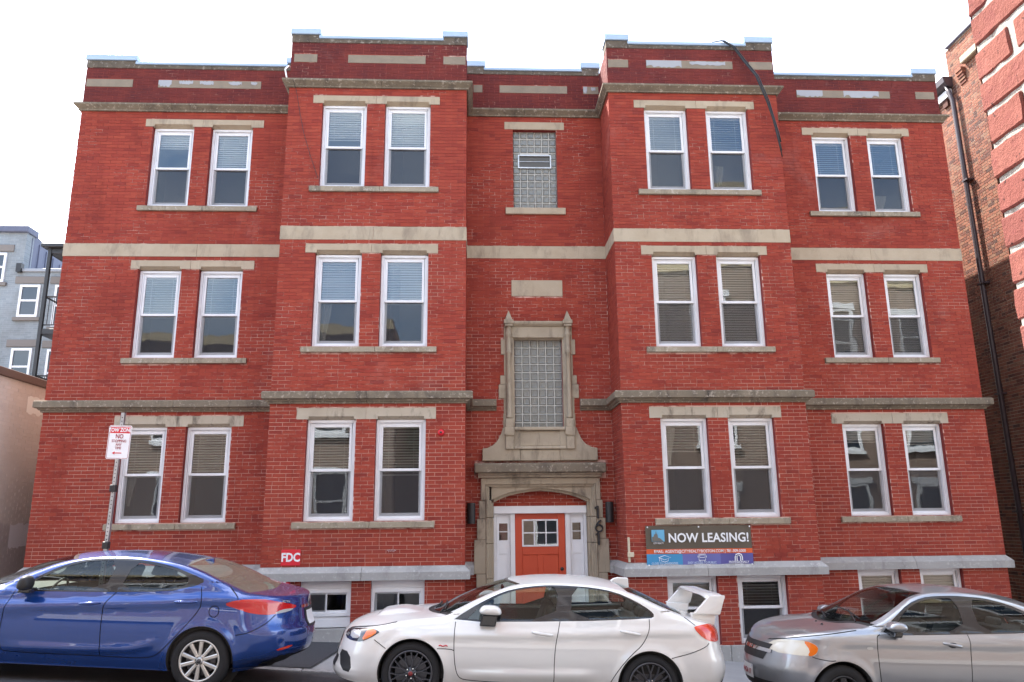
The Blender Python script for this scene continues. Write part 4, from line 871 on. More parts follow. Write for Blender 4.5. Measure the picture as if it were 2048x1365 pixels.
FGB = mat('old rough brick', (.33, .08, .06), .9, spec=.2, build=f)
def f(nt, b): setc(nt, b, ramp(nt, wnoise(nt, 60, 5, .8), [(.3, (.28, .26, .23)), (.6, (.48, .46, .42))])); bump(nt, b, wnoise(nt, 120, 4, .8), .8, .006)
FGM = mat('thick lime mortar', (.6, .58, .54), .95, spec=.15, build=f)
mb = MB(); ny, nz = 60, 110
from mathutils import noise as mnoise
vs = []
for i in range(ny+1):
    for j in range(nz+1):
        y = NRY-1.4+1.395*i/ny; z = 1.2+4.0*j/nz; vs.append((NRX+.004*mnoise.noise((y*40, z*40, 1)), y, z))
mb.add(vs, [(i*(nz+1)+j, (i+1)*(nz+1)+j, (i+1)*(nz+1)+j+1, i*(nz+1)+j+1) for i in range(ny) for j in range(nz)]); mb.build('mortar_bed', FGM, nr, smooth=True)
def rough_brick(L, seed):
    bm = bmesh.new(); bmesh.ops.create_cube(bm, size=1, matrix=Matrix.Diagonal((.05, L, .059, 1))); bmesh.ops.subdivide_edges(bm, edges=[e for e in bm.edges], cuts=1, use_grid_fill=True)
    bmesh.ops.bevel(bm, geom=[e for e in bm.edges if e.calc_face_angle(0) > .5], offset=.0035, segments=1, affect='EDGES')
    bmesh.ops.subdivide_edges(bm, edges=[e for e in bm.edges if e.calc_length() > .03], cuts=3, use_grid_fill=True)
    for v in bm.verts:
        n = mnoise.noise_vector(v.co*38+Vector((seed*7.7, seed*3.1, 0))); n2 = mnoise.noise_vector(v.co*120+Vector((seed*2.7, 0, seed))); v.co += n*.0019+n2*.0012
    [setattr(e, 'smooth', False) for e in bm.edges if e.calc_face_angle(0) > .55]
    me = bpy.data.meshes.new('brick'); bm.to_mesh(me); bm.free(); me.materials.append(FGB); me.polygons.foreach_set('use_smooth', [True]*len(me.polygons)); return me
hm = [rough_brick(.096, k) for k in range(7)]; sm_ = [rough_brick(.200, k+20) for k in range(7)]
ch = .0695
for k in range(57):
    z = 1.22+k*ch; y = NRY+random.uniform(-.004, .004); seq = [0, 1, 1, 1, 1, 1] if k % 2 else [1, 1, 1, 1, 1, 1]
    if z > 5.15: break
    for q in seq:
        L = .2 if q else .096; me = random.choice(sm_ if q else hm)
        link('brick', me, nr, (NRX+.0205+random.uniform(-.001, .001), y-L/2, z+ch/2+random.uniform(-.002, .002)), (random.uniform(-.008, .008), random.uniform(-.02, .02), random.uniform(-.01, .01)))
        y -= L+.0125+random.uniform(-.003, .003)
# street face of the corner house: windows, pale top storey (seen in the window reflections)
TANS = mat('tan stucco', (.62, .50, .30), .8)
mb = MB(); mb.box(NRX, NRX+17, NRY-.3, NRY+.08, 10.4, HT); mb.box(NRX-.1, NRX+17.1, NRY-.3, NRY+.35, HT-.35, HT); part(mb, 'top_storey', TANS, .01, nr)
def far_win(parent, x, z, w, h, Y, sgn=1):
    mb = MB(); frame_rect(mb, -w/2, w/2, 0, h, .09, 0, .08*sgn) if sgn > 0 else frame_rect(mb, -w/2, w/2, 0, h, .09, -.08, 0); mb.box(-w/2, w/2, 0, .05, h/2-.03, h/2+.03); mb.box(-w/2-.12, w/2+.12, -.0, .1, h+.01, h+.25); mb.box(-w/2-.1, w/2+.1, 0, .13, -.13, -.005)
    o = mb.build('window', VINYL, parent, (x, Y+.005, z)); mb = MB(); mb.quad((-w/2+.09, .02, .09), (w/2-.09, .02, .09), (w/2-.09, .02, h-.09), (-w/2+.09, .02, h-.09)); mb.build('pane', GLASS2, o)
for i in range(6):
    for z in (1.0, 4.2, 7.4, 10.9): far_win(nr, NRX+1.6+i*2.7, z, 1.1, 1.9, NRY+(.08 if z > 10 else 0))
nl = thing('brick_row_house', 'low brick row house across the street behind the viewer on the left', 'building')
mb = MB(); mb.box(-22, -4.0, -26, -13.2, -1, 8.2); mb.build('wall', OPP, nl); mb = MB(); mb.box(-22.1, -3.9, -26.1, -12.95, 8.2, 8.5); mb.build('cornice', TANS, nl)
for i in range(6):
    for z in (1.6, 4.9): far_win(nl, -20.5+i*2.9, z, 1.1, 1.9, -13.2)

# street tree across the road (mirrored in the window panes)
tr = thing('street_tree', 'leafy street tree on the opposite pavement', 'tree', (-4.6, -18.0, road_z(-4.6)+.1))
BARK = mat('bark', (.10, .075, .055), .9); LEAF = mat('leaf', (.07, .12, .03), .6, build=lambda nt, b: setc(nt, b, ramp(nt, rnd(nt), [(0, (.04, .085, .02)), (1, (.11, .16, .045))])))
mb = MB(); mb.tube([(0, 0, 0), (.05, 0, 1.5), (0, .1, 3.2), (.1, 0, 5), (.0, .1, 7)], [.2, .17, .14, .1, .04], 10)
for k in range(9):
    a = k*2.4; z = 2.6+.45*k; mb.tube([(.03, .05, z), (.8*math.cos(a), .8*math.sin(a), z+.7), (1.7*math.cos(a), 1.7*math.sin(a), z+1.6)], [.07, .05, .02], 6)
mb.build('trunk', BARK, tr, smooth=True)
mb = MB()
for k in range(5200):
    c_ = random.choice(range(14)); rs = random.Random(c_*31); cx, cy, cz = rs.uniform(-1.5, 1.5), rs.uniform(-1.5, 1.5), rs.uniform(3.6, 8.2); g = [random.gauss(0, .48) for _ in range(3)]
    p = Vector((cx+g[0], cy+g[1], cz+g[2]*.8)); n = Vector((random.gauss(0, 1), random.gauss(0, 1), random.gauss(0, 1))).normalized(); t = n.orthogonal().normalized(); u = n.cross(t); s_ = random.uniform(.05, .09)
    mb.quad(p-t*s_, p+u*s_*.6, p+t*s_, p-u*s_*.6)
mb.build('crown', LEAF, tr, kind='stuff')

# ================================================================== parked cars
def paint(name, col, metallic=.35, rough=.32, dust=.1, coat=1.0):
    def f(nt, b):
        c = mixc(nt, ramp(nt, wnoise(nt, 3, 5, .7), [(.45, (0, 0, 0)), (.85, (.12,)*3)]), col, tuple(min(1, x*.8+.06) for x in col)); setc(nt, b, c)
        b.inputs['Coat IOR'].default_value = 1.75; b.inputs['Coat Roughness'].default_value = .008
        g = N(nt, 'NewGeometry'); sz = N(nt, 'SeparateXYZ'); nt.links.new(g.outputs['Normal'], sz.inputs[0])     # dust settled on the level panels
        du = math_(nt, 'MULTIPLY', ramp(nt, sz.outputs['Z'], [(.72, (0, 0, 0)), (.97, (1, 1, 1))]), ramp(nt, wnoise(nt, 5, 5, .7), [(.3, (.6,)*3), (.7, (1, 1, 1))]))
        setc(nt, b, mixc(nt, math_(nt, 'MULTIPLY', du, dust), c, (.50, .48, .46))); nt.links.new(math_(nt, 'SUBTRACT', 1.0, math_(nt, 'MULTIPLY', du, min(1, dust*3.5))), b.inputs['Coat Weight']); 
        bump(nt, b, wnoise(nt, 1.7, 2), .03, .01)
    return mat(name, col, rough, metallic, coat=coat, build=f)
BLUE = paint('blue car paint', (.002, .046, .255), .45, .22, .12); WHITE = paint('pearl white car paint', (.73, .72, .685), .0, .35, .1); SILV = paint('grey silver car paint', (.34, .355, .37), .6, .3, .08)
RUBBER = mat('tyre rubber', (.022, .022, .023), .8, spec=.3); ALLOY = mat('silver alloy', (.62, .60, .56), .3, .8); GUN = mat('gunmetal alloy', (.10, .10, .11), .35, .7); STEEL = mat('black steel wheel', (.025, .025, .026), .5)
TRIM = mat('black window trim', (.012, .012, .014), .25, coat=.4); PLAST = mat('black plastic', (.02, .02, .021), .55); CABIN = mat('dark cabin', (.035, .033, .03), .8); SEAT = mat('grey seat cloth', (.10, .095, .085), .9)
TAIL = mat('red tail lens', (.55, .012, .012), .12, coat=1); TAILO = mat('orange red tail lens', (.70, .05, .015), .12, coat=1); AMBER = mat('amber lens', (.75, .16, .01), .12, coat=1); CLEAR = mat('clear lens', (.50, .50, .48), .08, spec=.8, coat=1); LAMPD = mat('dark lamp housing', (.03, .03, .035), .1, coat=1); CHROME = mat('chrome', (.75, .75, .76), .08, 1.0); PLATEW = mat('plate white', (.75, .75, .74), .4); HAZYL = mat('hazy yellowed lens', (.66, .63, .52), .18, spec=.7, coat=.8)
class Cur:
    def __init__(s, pts):
        s.x = np.array([p[0] for p in pts], float); s.y = np.array([p[1] for p in pts], float)
        h = np.diff(s.x); d = np.diff(s.y)/h; m = np.zeros(len(s.x)); m[0], m[-1] = d[0], d[-1]
        for i in range(1, len(d)):
            m[i] = 0 if d[i-1]*d[i] <= 0 else (h[i-1]+h[i])*3/((2*h[i]+h[i-1])/d[i-1]+(h[i]+2*h[i-1])/d[i])
        s.m = m
    def __call__(s, q):
        q = np.asarray(q, float); i = np.clip(np.searchsorted(s.x, q)-1, 0, len(s.x)-2); h = s.x[i+1]-s.x[i]; t = np.clip((q-s.x[i])/h, 0, 1)
        return (2*t**3-3*t**2+1)*s.y[i]+(t**3-2*t**2+t)*h*s.m[i]+(-2*t**3+3*t**2)*s.y[i+1]+(t**3-t**2)*h*s.m[i+1]
def inpoly(P, poly):
    x, y = P[:, 0], P[:, 1]; ins = np.zeros(len(P), bool); n = len(poly)
    for i in range(n):
        (x1, y1), (x2, y2) = poly[i], poly[(i+1) % n]
        if y1 == y2: continue
        c = ((y1 > y) != (y2 > y)) & (x < (x2-x1)*(y-y1)/(y2-y1)+x1); ins ^= c
    return ins
def dens(poly, step=.03, close=True):
    out = []; n = len(poly)
    for i in range(n if close else n-1):
        a, b = np.array(poly[i]), np.array(poly[(i+1) % n]); k = max(1, int(np.linalg.norm(b-a)/step))
        out += [tuple(a+(b-a)*j/k) for j in range(k)]
    if not close: out.append(tuple(poly[-1]))
    return out
def smoothpoly(poly, it=2, close=True):
    p = [np.array(q, float) for q in poly]
    for _ in range(it):
        o = []; n = len(p)
        if not close: o.append(p[0])
        for i in range(n if close else n-1):
            a, b = p[i], p[(i+1) % n]; o += [a*.75+b*.25, a*.25+b*.75]
        if not close: o.append(p[-1])
        p = o
    return [tuple(q) for q in p]
def ribbon(line, w):
    L = [np.array(p) for p in dens(smoothpoly(line, 2, False), .04, False)]; a, b = [], []
    for i, p in enumerate(L):
        t = L[min(i+1, len(L)-1)]-L[max(i-1, 0)]; t = t/np.linalg.norm(t); n = np.array([-t[1], t[0]])*w/2; a.append(tuple(p+n)); b.append(tuple(p-n))
    return a+b[::-1]
class Car:
    def __init__(s, c):
        s.c = c; dz = c.get('dz', 0); sh = lambda pts: [(u, z+dz) for u, z in pts]
        s.zs, s.zt, s.zb = Cur(sh(c['zs'])), Cur(sh(c['zt'])), Cur(c['zb']); s.uf = Cur([(z+dz, u) for z, u in c['uf']]); s.ur = Cur([(z+dz, u) for z, u in c['ur']]); s.belt = Cur(sh(c['belt'])); s.sh = sh
        s.W0 = c['W0']; s.hubs = c['hubs']; s.R = c['R']; s.Ra = c['Ra']; s.cre = [(Cur(sh(l)), a, w, l[0][0], l[-1][0]) for l, a, w in c['crease']]
        s.low = Cur([(0, -.075), (.12, -.04), (.3, -.010), (.5, .0), (.72, -.004), (.9, -.022), (1.0, -.045)])
    def W(s, u, z):
        u, z = np.asarray(u, float), np.asarray(z, float); zb = s.belt(u); t = np.clip((z-.2)/(zb-.2), 0, 1.0); h = np.maximum(z-zb, 0)
        w = s.W0+s.low(t)-(.30*h+.36*h*h+np.minimum(h, .02)*.6)
        for cu_, a, wd, u0, u1 in s.cre:
            f = np.clip((u-u0)/.25, 0, 1)*np.clip((u1-u)/.25, 0, 1); d = (z-cu_(u))/wd; w = w+a*f*np.maximum(0, 1-d*d)**2*(z < zb)
        for hu in s.hubs:
            d = np.hypot(u-hu, z-s.R)-s.Ra; w = w+.020*np.exp(-(np.maximum(d, 0)/.055)**2)*(z < zb)
        a = s.c['plan']; e, e2 = a[2], a[3]
        sf = np.clip((u-s.uf(z))/a[0], 0, 1); sr = np.clip((s.ur(z)-u)/a[1], 0, 1)
        w = w*(1-(1-sf)**e)**(1/e)*(1-(1-sr)**e2)**(1/e2)
        r = np.where(z > zb+.08, .045, .075); tr = np.clip((s.zs(u)-z)/r, 0, 1)
        return np.maximum(w-r*(1-np.sqrt(np.maximum(0, 1-(1-tr)**2)))*.9, 0)
    def nrm(s, u, z, sy):
        e = .004; wu = (s.W(u+e, z)-s.W(u-e, z))/(2*e); wz = (s.W(u, z+e)-s.W(u, z-e))/(2*e); n = np.stack([-wu, np.ones_like(wu)*-1, -wz], 1)
        n = -np.stack([wu, np.ones_like(wu), wz], 1); n[:, 1] = -1; n[:, 0] = wu*-1; n[:, 2] = wz*-1
        # outward for y=-W: (-Wu,-1,-Wz)*(-1) on the slope terms points along the falling width
        n = np.stack([-wu, -np.ones_like(wu), -wz], 1); n /= np.linalg.norm(n, axis=1)[:, None]
        if sy > 0: n[:, 1] *= -1
        return n
    def uat(s, y, z, rear=False):
        lo, hi = (float(s.uf(z)), float(s.uf(z))+.7) if not rear else (float(s.ur(z))-.7, float(s.ur(z)))
        for _ in range(40):
            m = (lo+hi)/2; w = float(s.W(m, z))
            if (w < abs(y)) != rear: lo = m
            else: hi = m
        return (lo+hi)/2
def build_car(c, label, loc):
    K = Car(c); P = c['paint']; sh = K.sh
    root = thing('parked_car', label, 'car', loc, (0, math.atan(.066), 0), 'cars parked along the kerb')
    # ---- outline of the side
    zn0, zn1 = float(K.zb(K.c['zs'][0][0])), sh([c['zs'][0]])[0][1]; ue0, ue1 = c['zs'][0][0], c['zs'][-1][0]
    ub0 = float(K.uf(zn0)); zr0 = c['zb'][-1][1]; zr1 = sh([c['zs'][-1]])[0][1]
    out = []; us = np.linspace(ub0, float(K.ur(zr0)), 150)
    prev = None
    for u in us:
        z = float(K.zb(u)); inside = any(math.hypot(u-h, z-K.R) < K.Ra for h in K.hubs)
        if not inside: out.append((u, z)); prev = False
        else:
            if prev is False or prev is None:
                h = min(K.hubs, key=lambda q: abs(q-u)); zz = float(K.zb(h)); a0 = math.asin((zz-K.R)/K.Ra); A = math.pi-a0
                out += [(h+K.Ra*math.cos(A+(a0-A)*k/36), K.R+K.Ra*math.sin(A+(a0-A)*k/36)) for k in range(37)]
            prev = True
    # drop bottom samples that fell behind the arch ends
    out += [(float(K.ur(z)), z) for z in np.linspace(zr0, zr1, 22)[1:]]
    out += [(u, float(K.zs(u))) for u in np.linspace(ue1, ue0, 130)[1:]]
    out += [(float(K.uf(z)), z) for z in np.linspace(zn1, zn0, 18)[1:-1]]
    out = [p for i, p in enumerate(out) if i == 0 or math.hypot(p[0]-out[i-1][0], p[1]-out[i-1][1]) > 1e-4]
    feats = []   # (part name, polygon, material, inset)
    for l in c['gaps']: feats.append(('panel_gap', ribbon(sh(l), .009), DARK, .012))
    for l in c['glass']: feats.append(('side_window', smoothpoly(sh(l), 1), CARGLASS, .010))
    for l in c['trim']: feats.append(('window_trim', smoothpoly(sh(l), 1), TRIM, .004))
    for n_, l, m_, ins in c['lamps']: feats.append((n_, smoothpoly(sh(l), 1), m_, ins))
    for n_, l in c['panels']: feats.append((n_, sh(l), P, 0))
    V, E = [], []
    def addloop(loop):
        b = len(V); V.extend(loop); E.extend([(b+i, b+(i+1) % len(loop)) for i in range(len(loop))])
    addloop(out)
    for _, l, _, _ in feats: addloop(dens(l, .03))
    segs = np.array([(V[a][0], V[a][1], V[b][0], V[b][1]) for a, b in E])
    gu = np.arange(ub0-.05, float(K.ur(.5))+.05, .032); gz = np.arange(.15, 1.5, .03)
    G = [(u+(.016 if j % 2 else 0), z) for j, z in enumerate(gz) for u in gu]
    for z in np.arange(.2, 1.0, .03):
        G += [(float(K.uf(z))+.25*k*k/64+.002, z) for k in range(1, 9)]+[(float(K.ur(z))-.25*k*k/64-.002, z) for k in range(1, 9)]
    for u in np.arange(ue0, ue1, .03):
        zz = float(K.zs(u)); G += [(u, zz-d) for d in (.003, .008, .016, .026, .040, .056)]
    G = np.array(G); G = G[inpoly(G, out)]
    keep = np.ones(len(G), bool)
    ab = segs[:, 2:]-segs[:, :2]; L2 = (ab**2).sum(1)+1e-12
    for i0 in range(0, len(G), 1500):
        q = G[i0:i0+1500]; ap = q[:, None, :]-segs[None, :, :2]; t = np.clip((ap*ab[None]).sum(2)/L2, 0, 1); d = np.hypot(*(np.moveaxis(ap-t[..., None]*ab[None], 2, 0))).min(1)
        keep[i0:i0+1500] = d > .0035
    G = G[keep]
    # thin out grid points that sit almost on top of each other
    key = {}
    for g in G: key[(round(g[0]/.006), round(g[1]/.0035))] = g
    V2 = [Vector(v) for v in V]+[Vector(g) for g in key.values()]
    vo, _, fo, *_ = delaunay_2d_cdt(V2, E, [], 0, 1e-5)
    VO = np.array([(v[0], v[1]) for v in vo]); FO = np.array([f_ for f_ in fo if len(f_) == 3]); cen = VO[FO].mean(1)
    ok = inpoly(cen, out); reg = np.full(len(FO), -1)
    for i in range(len(feats)-1, -1, -1): reg[inpoly(cen, feats[i][1])] = i
    base = np.where(cen[:, 0] < c['mid'], -2, -3)
    reg = np.where(reg < 0, base, reg)
    groups = {}
    for i, ft in enumerate(feats): groups.setdefault((ft[0], ft[2].name, ft[3], i if ft[0] not in ('panel_gap',) else -9), []).append(i)
    groups[('front_fender', P.name, 0, 'f')] = [-2]; groups[('rear_quarter', P.name, 0, 'r')] = [-3]
    lampobj = {}
    for (n_, mn, ins, _), ids in groups.items():
        sel = FO[ok & np.isin(reg, ids)]
        if not len(sel): continue
        uq, inv = np.unique(sel, return_inverse=True); inv = inv.reshape(-1, 3); u, z = VO[uq, 0], VO[uq, 1]; w = K.W(u, z)
        for sy in (-1, 1):
            y = np.maximum(w-ins, 0)*sy; me = bpy.data.meshes.new(n_)
            F_ = inv if sy < 0 else inv[:, ::-1]
            me.from_pydata(np.stack([u, y, z], 1).tolist(), [], F_.tolist()); me.materials.append(bpy.data.materials[mn]); me.polygons.foreach_set('use_smooth', [True]*len(me.polygons))
            nn = K.nrm(u, z, sy); me.normals_split_custom_set_from_vertices(nn.tolist()); me.update(); lk = link(n_, me, root)
    # ---- top: bonnet, windscreen, roof, rear window, boot lid
    def top(name, fa, fb, v0, v1, m, nu=26, nv=21, off=0.0, parent=None, us_pow=1.0):
        vs = []; vv = np.linspace(v0, v1, nv)
        for v in vv:
            a, b = fa(v), fb(v)
            for k in range(nu):
                u = a+(b-a)*(k/(nu-1))**us_pow; zs_, zt_ = float(K.zs(u)), float(K.zt(u)); w = float(K.W(u, zs_-1e-4)); vs.append((u, v*w, zs_+(zt_-zs_)*(1-abs(v)**2.4)+off))
        b = MB(); b.add(vs, [(i*nu+k, i*nu+k+1, (i+1)*nu+k+1, (i+1)*nu+k) for i in range(nv-1) for k in range(nu-1)]); o = b.build(name, m, parent or root, smooth=True); return o
    ws, rw = c['ws'], c['rw']   # (base centre, base curve, top centre, top curve)
    wa = lambda v: ws[0]+ws[1]*v*v; wb_ = lambda v: ws[2]+ws[3]*v*v; ra = lambda v: rw[0]+rw[1]*v*v; rb_ = lambda v: rw[2]+rw[3]*v*v
    vin = .93; C0 = .07
    top('bonnet', lambda v: ue0+.0, lambda v: wa(v)-C0, -1, 1, P, 40, 31, us_pow=1.7)
    top('cowl', lambda v: wa(v)-C0, wa, -1, 1, PLAST, 4, 21, -.006)
    top('windscreen', wa, wb_, -vin, vin, CARGLASS); top('windscreen_header', lambda v: wb_(v)-.05, wb_, -vin, vin, TRIM, 4, 21, .001)
    for a, b in ((-1, -vin), (vin, 1)):
        top('front_pillar', wa, wb_, a, b, P, 26, 4); top('rear_pillar', ra, rb_, a, b, P, 26, 4)
    top('roof', wb_, ra, -1, 1, P, 34, 25); top('rear_window', ra, rb_, -vin, vin, c.get('rearglass', CARGLASS)); top('boot_lid', rb_, lambda v: ue1, -1, 1, P, 20, 21)
    # ---- underbody, wheel wells, cabin
    mb = MB(); ul = np.linspace(ub0+.12, float(K.ur(zr0))-.10, 40); wl_ = [max(.05, float(K.W(u, .3))-.04) for u in ul]
    mb.add([(u, sy*w, .24) for u, w in zip(ul, wl_) for sy in (-1, 1)], [(2*i, 2*i+2, 2*i+3, 2*i+1) for i in range(39)]); mb.build('underbody', CABIN, root)
    for h in K.hubs:
        for sy in (-1, 1):
            mb = MB(); n = 24; vs = []
            for k in range(n+1):
                a = math.pi*(1.12-1.24*k/n); 
                for r_, q in ((K.Ra, None), (K.Ra-.012, .03), (K.Ra-.012, .32)):
                    u, z = h+r_*math.cos(a), K.R+r_*math.sin(a); w = float(K.W(h+K.Ra*math.cos(a), K.R+K.Ra*math.sin(a)+.0)); vs.append((u, sy*(w-(q or 0)), z))
            mb.add(vs, [(3*k+j, 3*k+3+j, 3*k+4+j, 3*k+1+j) for k in range(n) for j in range(2)]); bx = len(mb.v)
            yb = sy*(K.W0-.33); mb.add([(h+(K.Ra+.02)*math.cos(a), yb, K.R+(K.Ra+.02)*math.sin(a)) for a in [2*math.pi*k/28 for k in range(28)]], [tuple(range(28))]); mb.build('wheel_well', CABIN, root)
    # inner door and cabin shell
    mb = MB(); uc = np.linspace(ws[0]+.15, rw[2]-.1, 30)
    for sy in (-1, 1):
        mb.add([(u, sy*(float(K.W(u, z))-.075), z) for u in uc for z in (.28, .5, float(K.belt(u))-.03)], [(3*i+j, 3*i+3+j, 3*i+4+j, 3*i+1+j) for i in range(29) for j in range(2)])
    mb.box(ws[0]+.02, ws[0]+.04, -.7, .7, .3, float(K.belt(ws[0]))-.06); mb.box(ws[0]+.14, ws[0]+.62, -.68, .68, .62, float(K.belt(.5))-.03); mb.box(rw[2]-.72, rw[2]-.10, -.55, .55, .6, float(K.belt(2.5))-.05); mb.build('cabin', CABIN, root)
    sx = c['seat']
    for y in (-.37, .37):
        mb = MB(); z0 = .42
        mb.prism([(sx-.1, z0), (sx+.42, z0-.03), (sx+.48, z0+.12), (sx-.08, z0+.16)], y-.25, y+.25, 'y'); mb.prism([(sx+.34, z0+.06), (sx+.46, z0+.04), (sx+.66, z0+.60), (sx+.56, z0+.64)], y-.23, y+.23, 'y'); mb.prism([(sx+.57, z0+.67), (sx+.66, z0+.65), (sx+.71, z0+.80), (sx+.67, z0+.83), (sx+.62, z0+.82)], y-.13, y+.13, 'y'); me = mb.mesh('front_seat', SEAT); bevel(me, .03, 3); link('front_seat', me, root)
    mb = MB(); sb_ = sx+1.0; z0 = .44
    mb.prism([(sb_-.1, z0), (sb_+.42, z0-.02), (sb_+.45, z0+.12), (sb_-.08, z0+.15)], -.6, .6, 'y'); mb.prism([(sb_+.34, z0+.06), (sb_+.46, z0+.04), (sb_+.66, z0+.54), (sb_+.56, z0+.56)], -.6, .6, 'y')
    for y in (-.34, .34): mb.prism([(sb_+.57, z0+.56), (sb_+.66, z0+.54), (sb_+.69, z0+.66), (sb_+.61, z0+.67)], y-.12, y+.12, 'y')
    me = mb.mesh('rear_seat', SEAT); bevel(me, .03, 3); link('rear_seat', me, root)
    mb = MB(); cx, cz = sx-.22, .88; rr = .18
    mb.tube([(cx+.06*math.sin(a), -.37+rr*math.cos(a), cz+rr*.93*math.sin(a)+.0) for a in [2*math.pi*k/28 for k in range(29)]], .014, 6, False); mb.box(cx-.03, cx+.0, -.42, -.32, cz-.05, cz+.05); mb.box(cx-.02, cx-.0, -.53, -.21, cz-.015, cz+.015); mb.build('steering_wheel', CABIN, root)
    mb = MB(); mb.box(ws[2]-.08, ws[2]-.05, -.11, .11, float(K.zt(ws[2]))-.13, float(K.zt(ws[2]))-.07); me = mb.mesh('inside_mirror', CABIN); bevel(me, .012, 2); link('inside_mirror', me, root)
    # ---- wheels
    def wheel(hu, sy):
        Rt, Rr, wd = K.R, c['rim'], .2
        w_ = link('wheel', None, root, (hu, sy*(K.W0-.012), K.R), (0, random.uniform(0, 6), 0) if sy < 0 else (0, random.uniform(0, 6), math.pi)); w_.empty_display_size = .1
        mb = MB(); mb.lathe([(Rr, .012), (Rr+.004, .0), (Rr+.02, -.006), ((Rr+Rt)/2+.01, -.010), (Rt-.03, -.004), (Rt-.012, .008), (Rt-.003, .028), (Rt, .05), (Rt, wd-.04), (Rt-.012, wd-.008), (Rr, wd)], 64, 'y'); mb.build('tyre', RUBBER, w_, smooth=True)
        m_ = c['rimmat']; mb = MB()
        mb.lathe([(Rr+.003, .004), (Rr+.004, -.004), (Rr-.006, -.008), (Rr-.016, -.004), (Rr-.02, .02)], 64, 'y'); rim = mb.build('rim', m_, w_, smooth=True)
        mb = MB(); mb.lathe([(Rr-.018, .018), (Rr-.035, .07), (Rr-.04, .14), (.0, .15)], 48, 'y'); mb.build('barrel', GUN if c['style'] == 'double' else STEEL, w_, smooth=True)
        mb = MB(); mb.lathe([(0, .06), (Rr*.74, .06), (Rr*.74, .075), (0, .075)], 40, 'y'); mb.build('brake_disc', GUN, w_)
        def spoke(mb, a0, r0, a1, r1, w0, w1, y0, y1, th=.03):
            p0 = Vector((r0*math.cos(a0), 0, r0*math.sin(a0))); p1 = Vector((r1*math.cos(a1), 0, r1*math.sin(a1))); t = (p1-p0).normalized(); n = Vector((-t.z, 0, t.x))
            vs = []
            for p, w, y in ((p0, w0, y0), (p1, w1, y1)):
                vs += [tuple(p-n*w+Vector((0, y+.006, 0))), tuple(p-n*w*.6+Vector((0, y, 0))), tuple(p+n*w*.6+Vector((0, y, 0))), tuple(p+n*w+Vector((0, y+.006, 0))), tuple(p+n*w+Vector((0, y+th, 0))), tuple(p-n*w+Vector((0, y+th, 0)))]
            mb.add(vs, [(i, (i+1) % 6, 6+(i+1) % 6, 6+i) for i in range(6)])
        if c['style'] == 'double': sp = [(k*2*math.pi/5+d, .045, k*2*math.pi/5+d*1.15, Rr-.012, .017, .022) for k in range(5) for d in (-R(15), R(15))]
        elif c['style'] == 'mesh': sp = [x for k in range(10) for a in [k*2*math.pi/10] for x in ((a, .05, a, .125, .010, .009), (a, .12, a+R(10), Rr-.012, .007, .008), (a, .12, a-R(10), Rr-.012, .007, .008))]
        else: sp = [(k*2*math.pi/7, .05, k*2*math.pi/7, Rr-.02, .03, .035) for k in range(7)]
        mb = MB()
        for q in sp: spoke(mb, *q, -.002, -.004)
        me = mb.mesh('spokes', m_); recalc(me); link('spokes', me, w_)
        mb = MB(); mb.lathe([(0, -.012), (.026, -.011), (.03, -.006), (.034, .002), (.062, .006), (.066, .03)], 28, 'y'); mb.build('hub', m_, w_, smooth=True)
        mb = MB(); mb.lathe([(0, -.0135), (.024, -.0125), (.026, -.010)], 20, 'y'); mb.build('hub_cap', c.get('cap', GUN), w_, smooth=True)
        mb = MB()
        for k in range(5): a = 2*math.pi*k/5+.3; mb.lathe([(0, -.006), (.009, -.005), (.010, .012)], 8, 'y', (.052*math.cos(a), 0, .052*math.sin(a)))
        mb.build('wheel_nuts', CHROME if c['style'] != 'steel' else STEEL, w_)
    for h in K.hubs:
        for sy in (-1, 1): wheel(h, sy)
    # ---- mirrors and handles
    for sy in (-1, 1):
        pts = [(u, z) for u, z in smoothpoly(sh(c['mirror']), 2)]; cu0 = sum(p[0] for p in pts)/len(pts); cz0 = sum(p[1] for p in pts)/len(pts); w = float(K.W(cu0, cz0-.08))
        mb = MB(); rings = [(.0, .80), (.02, .95), (.06, 1.0), (.12, .97), (.155, .80), (.17, .5), (.173, .1)]; n = len(pts); vs = []
        for d, k in rings: vs += [(cu0+(p[0]-cu0)*k, sy*(w+.035+d), cz0+(p[1]-cz0)*k) for p in pts]
        mb.add(vs, [(i*n+j, i*n+(j+1) % n, (i+1)*n+(j+1) % n, (i+1)*n+j) for i in range(len(rings)-1) for j in range(n)]+[tuple(range(n)), tuple(range(len(rings)*n-1, (len(rings)-1)*n-1, -1))]); me = mb.mesh('door_mirror', c.get('mirrormat', P), True); recalc(me); dm = link('door_mirror', me, root)
        b0, b1 = sh(c['mirrorbase']); mb = MB(); mb.prism([(b0[0], b0[1]), (b1[0], b0[1]), (b1[0]+.02, b1[1]), (b0[0]+.03, b1[1])], sy*(w-.02), sy*(w+.12), 'y'); me = mb.mesh('mirror_base', TRIM); bevel(me, .015, 2); link('mirror_base', me, dm)
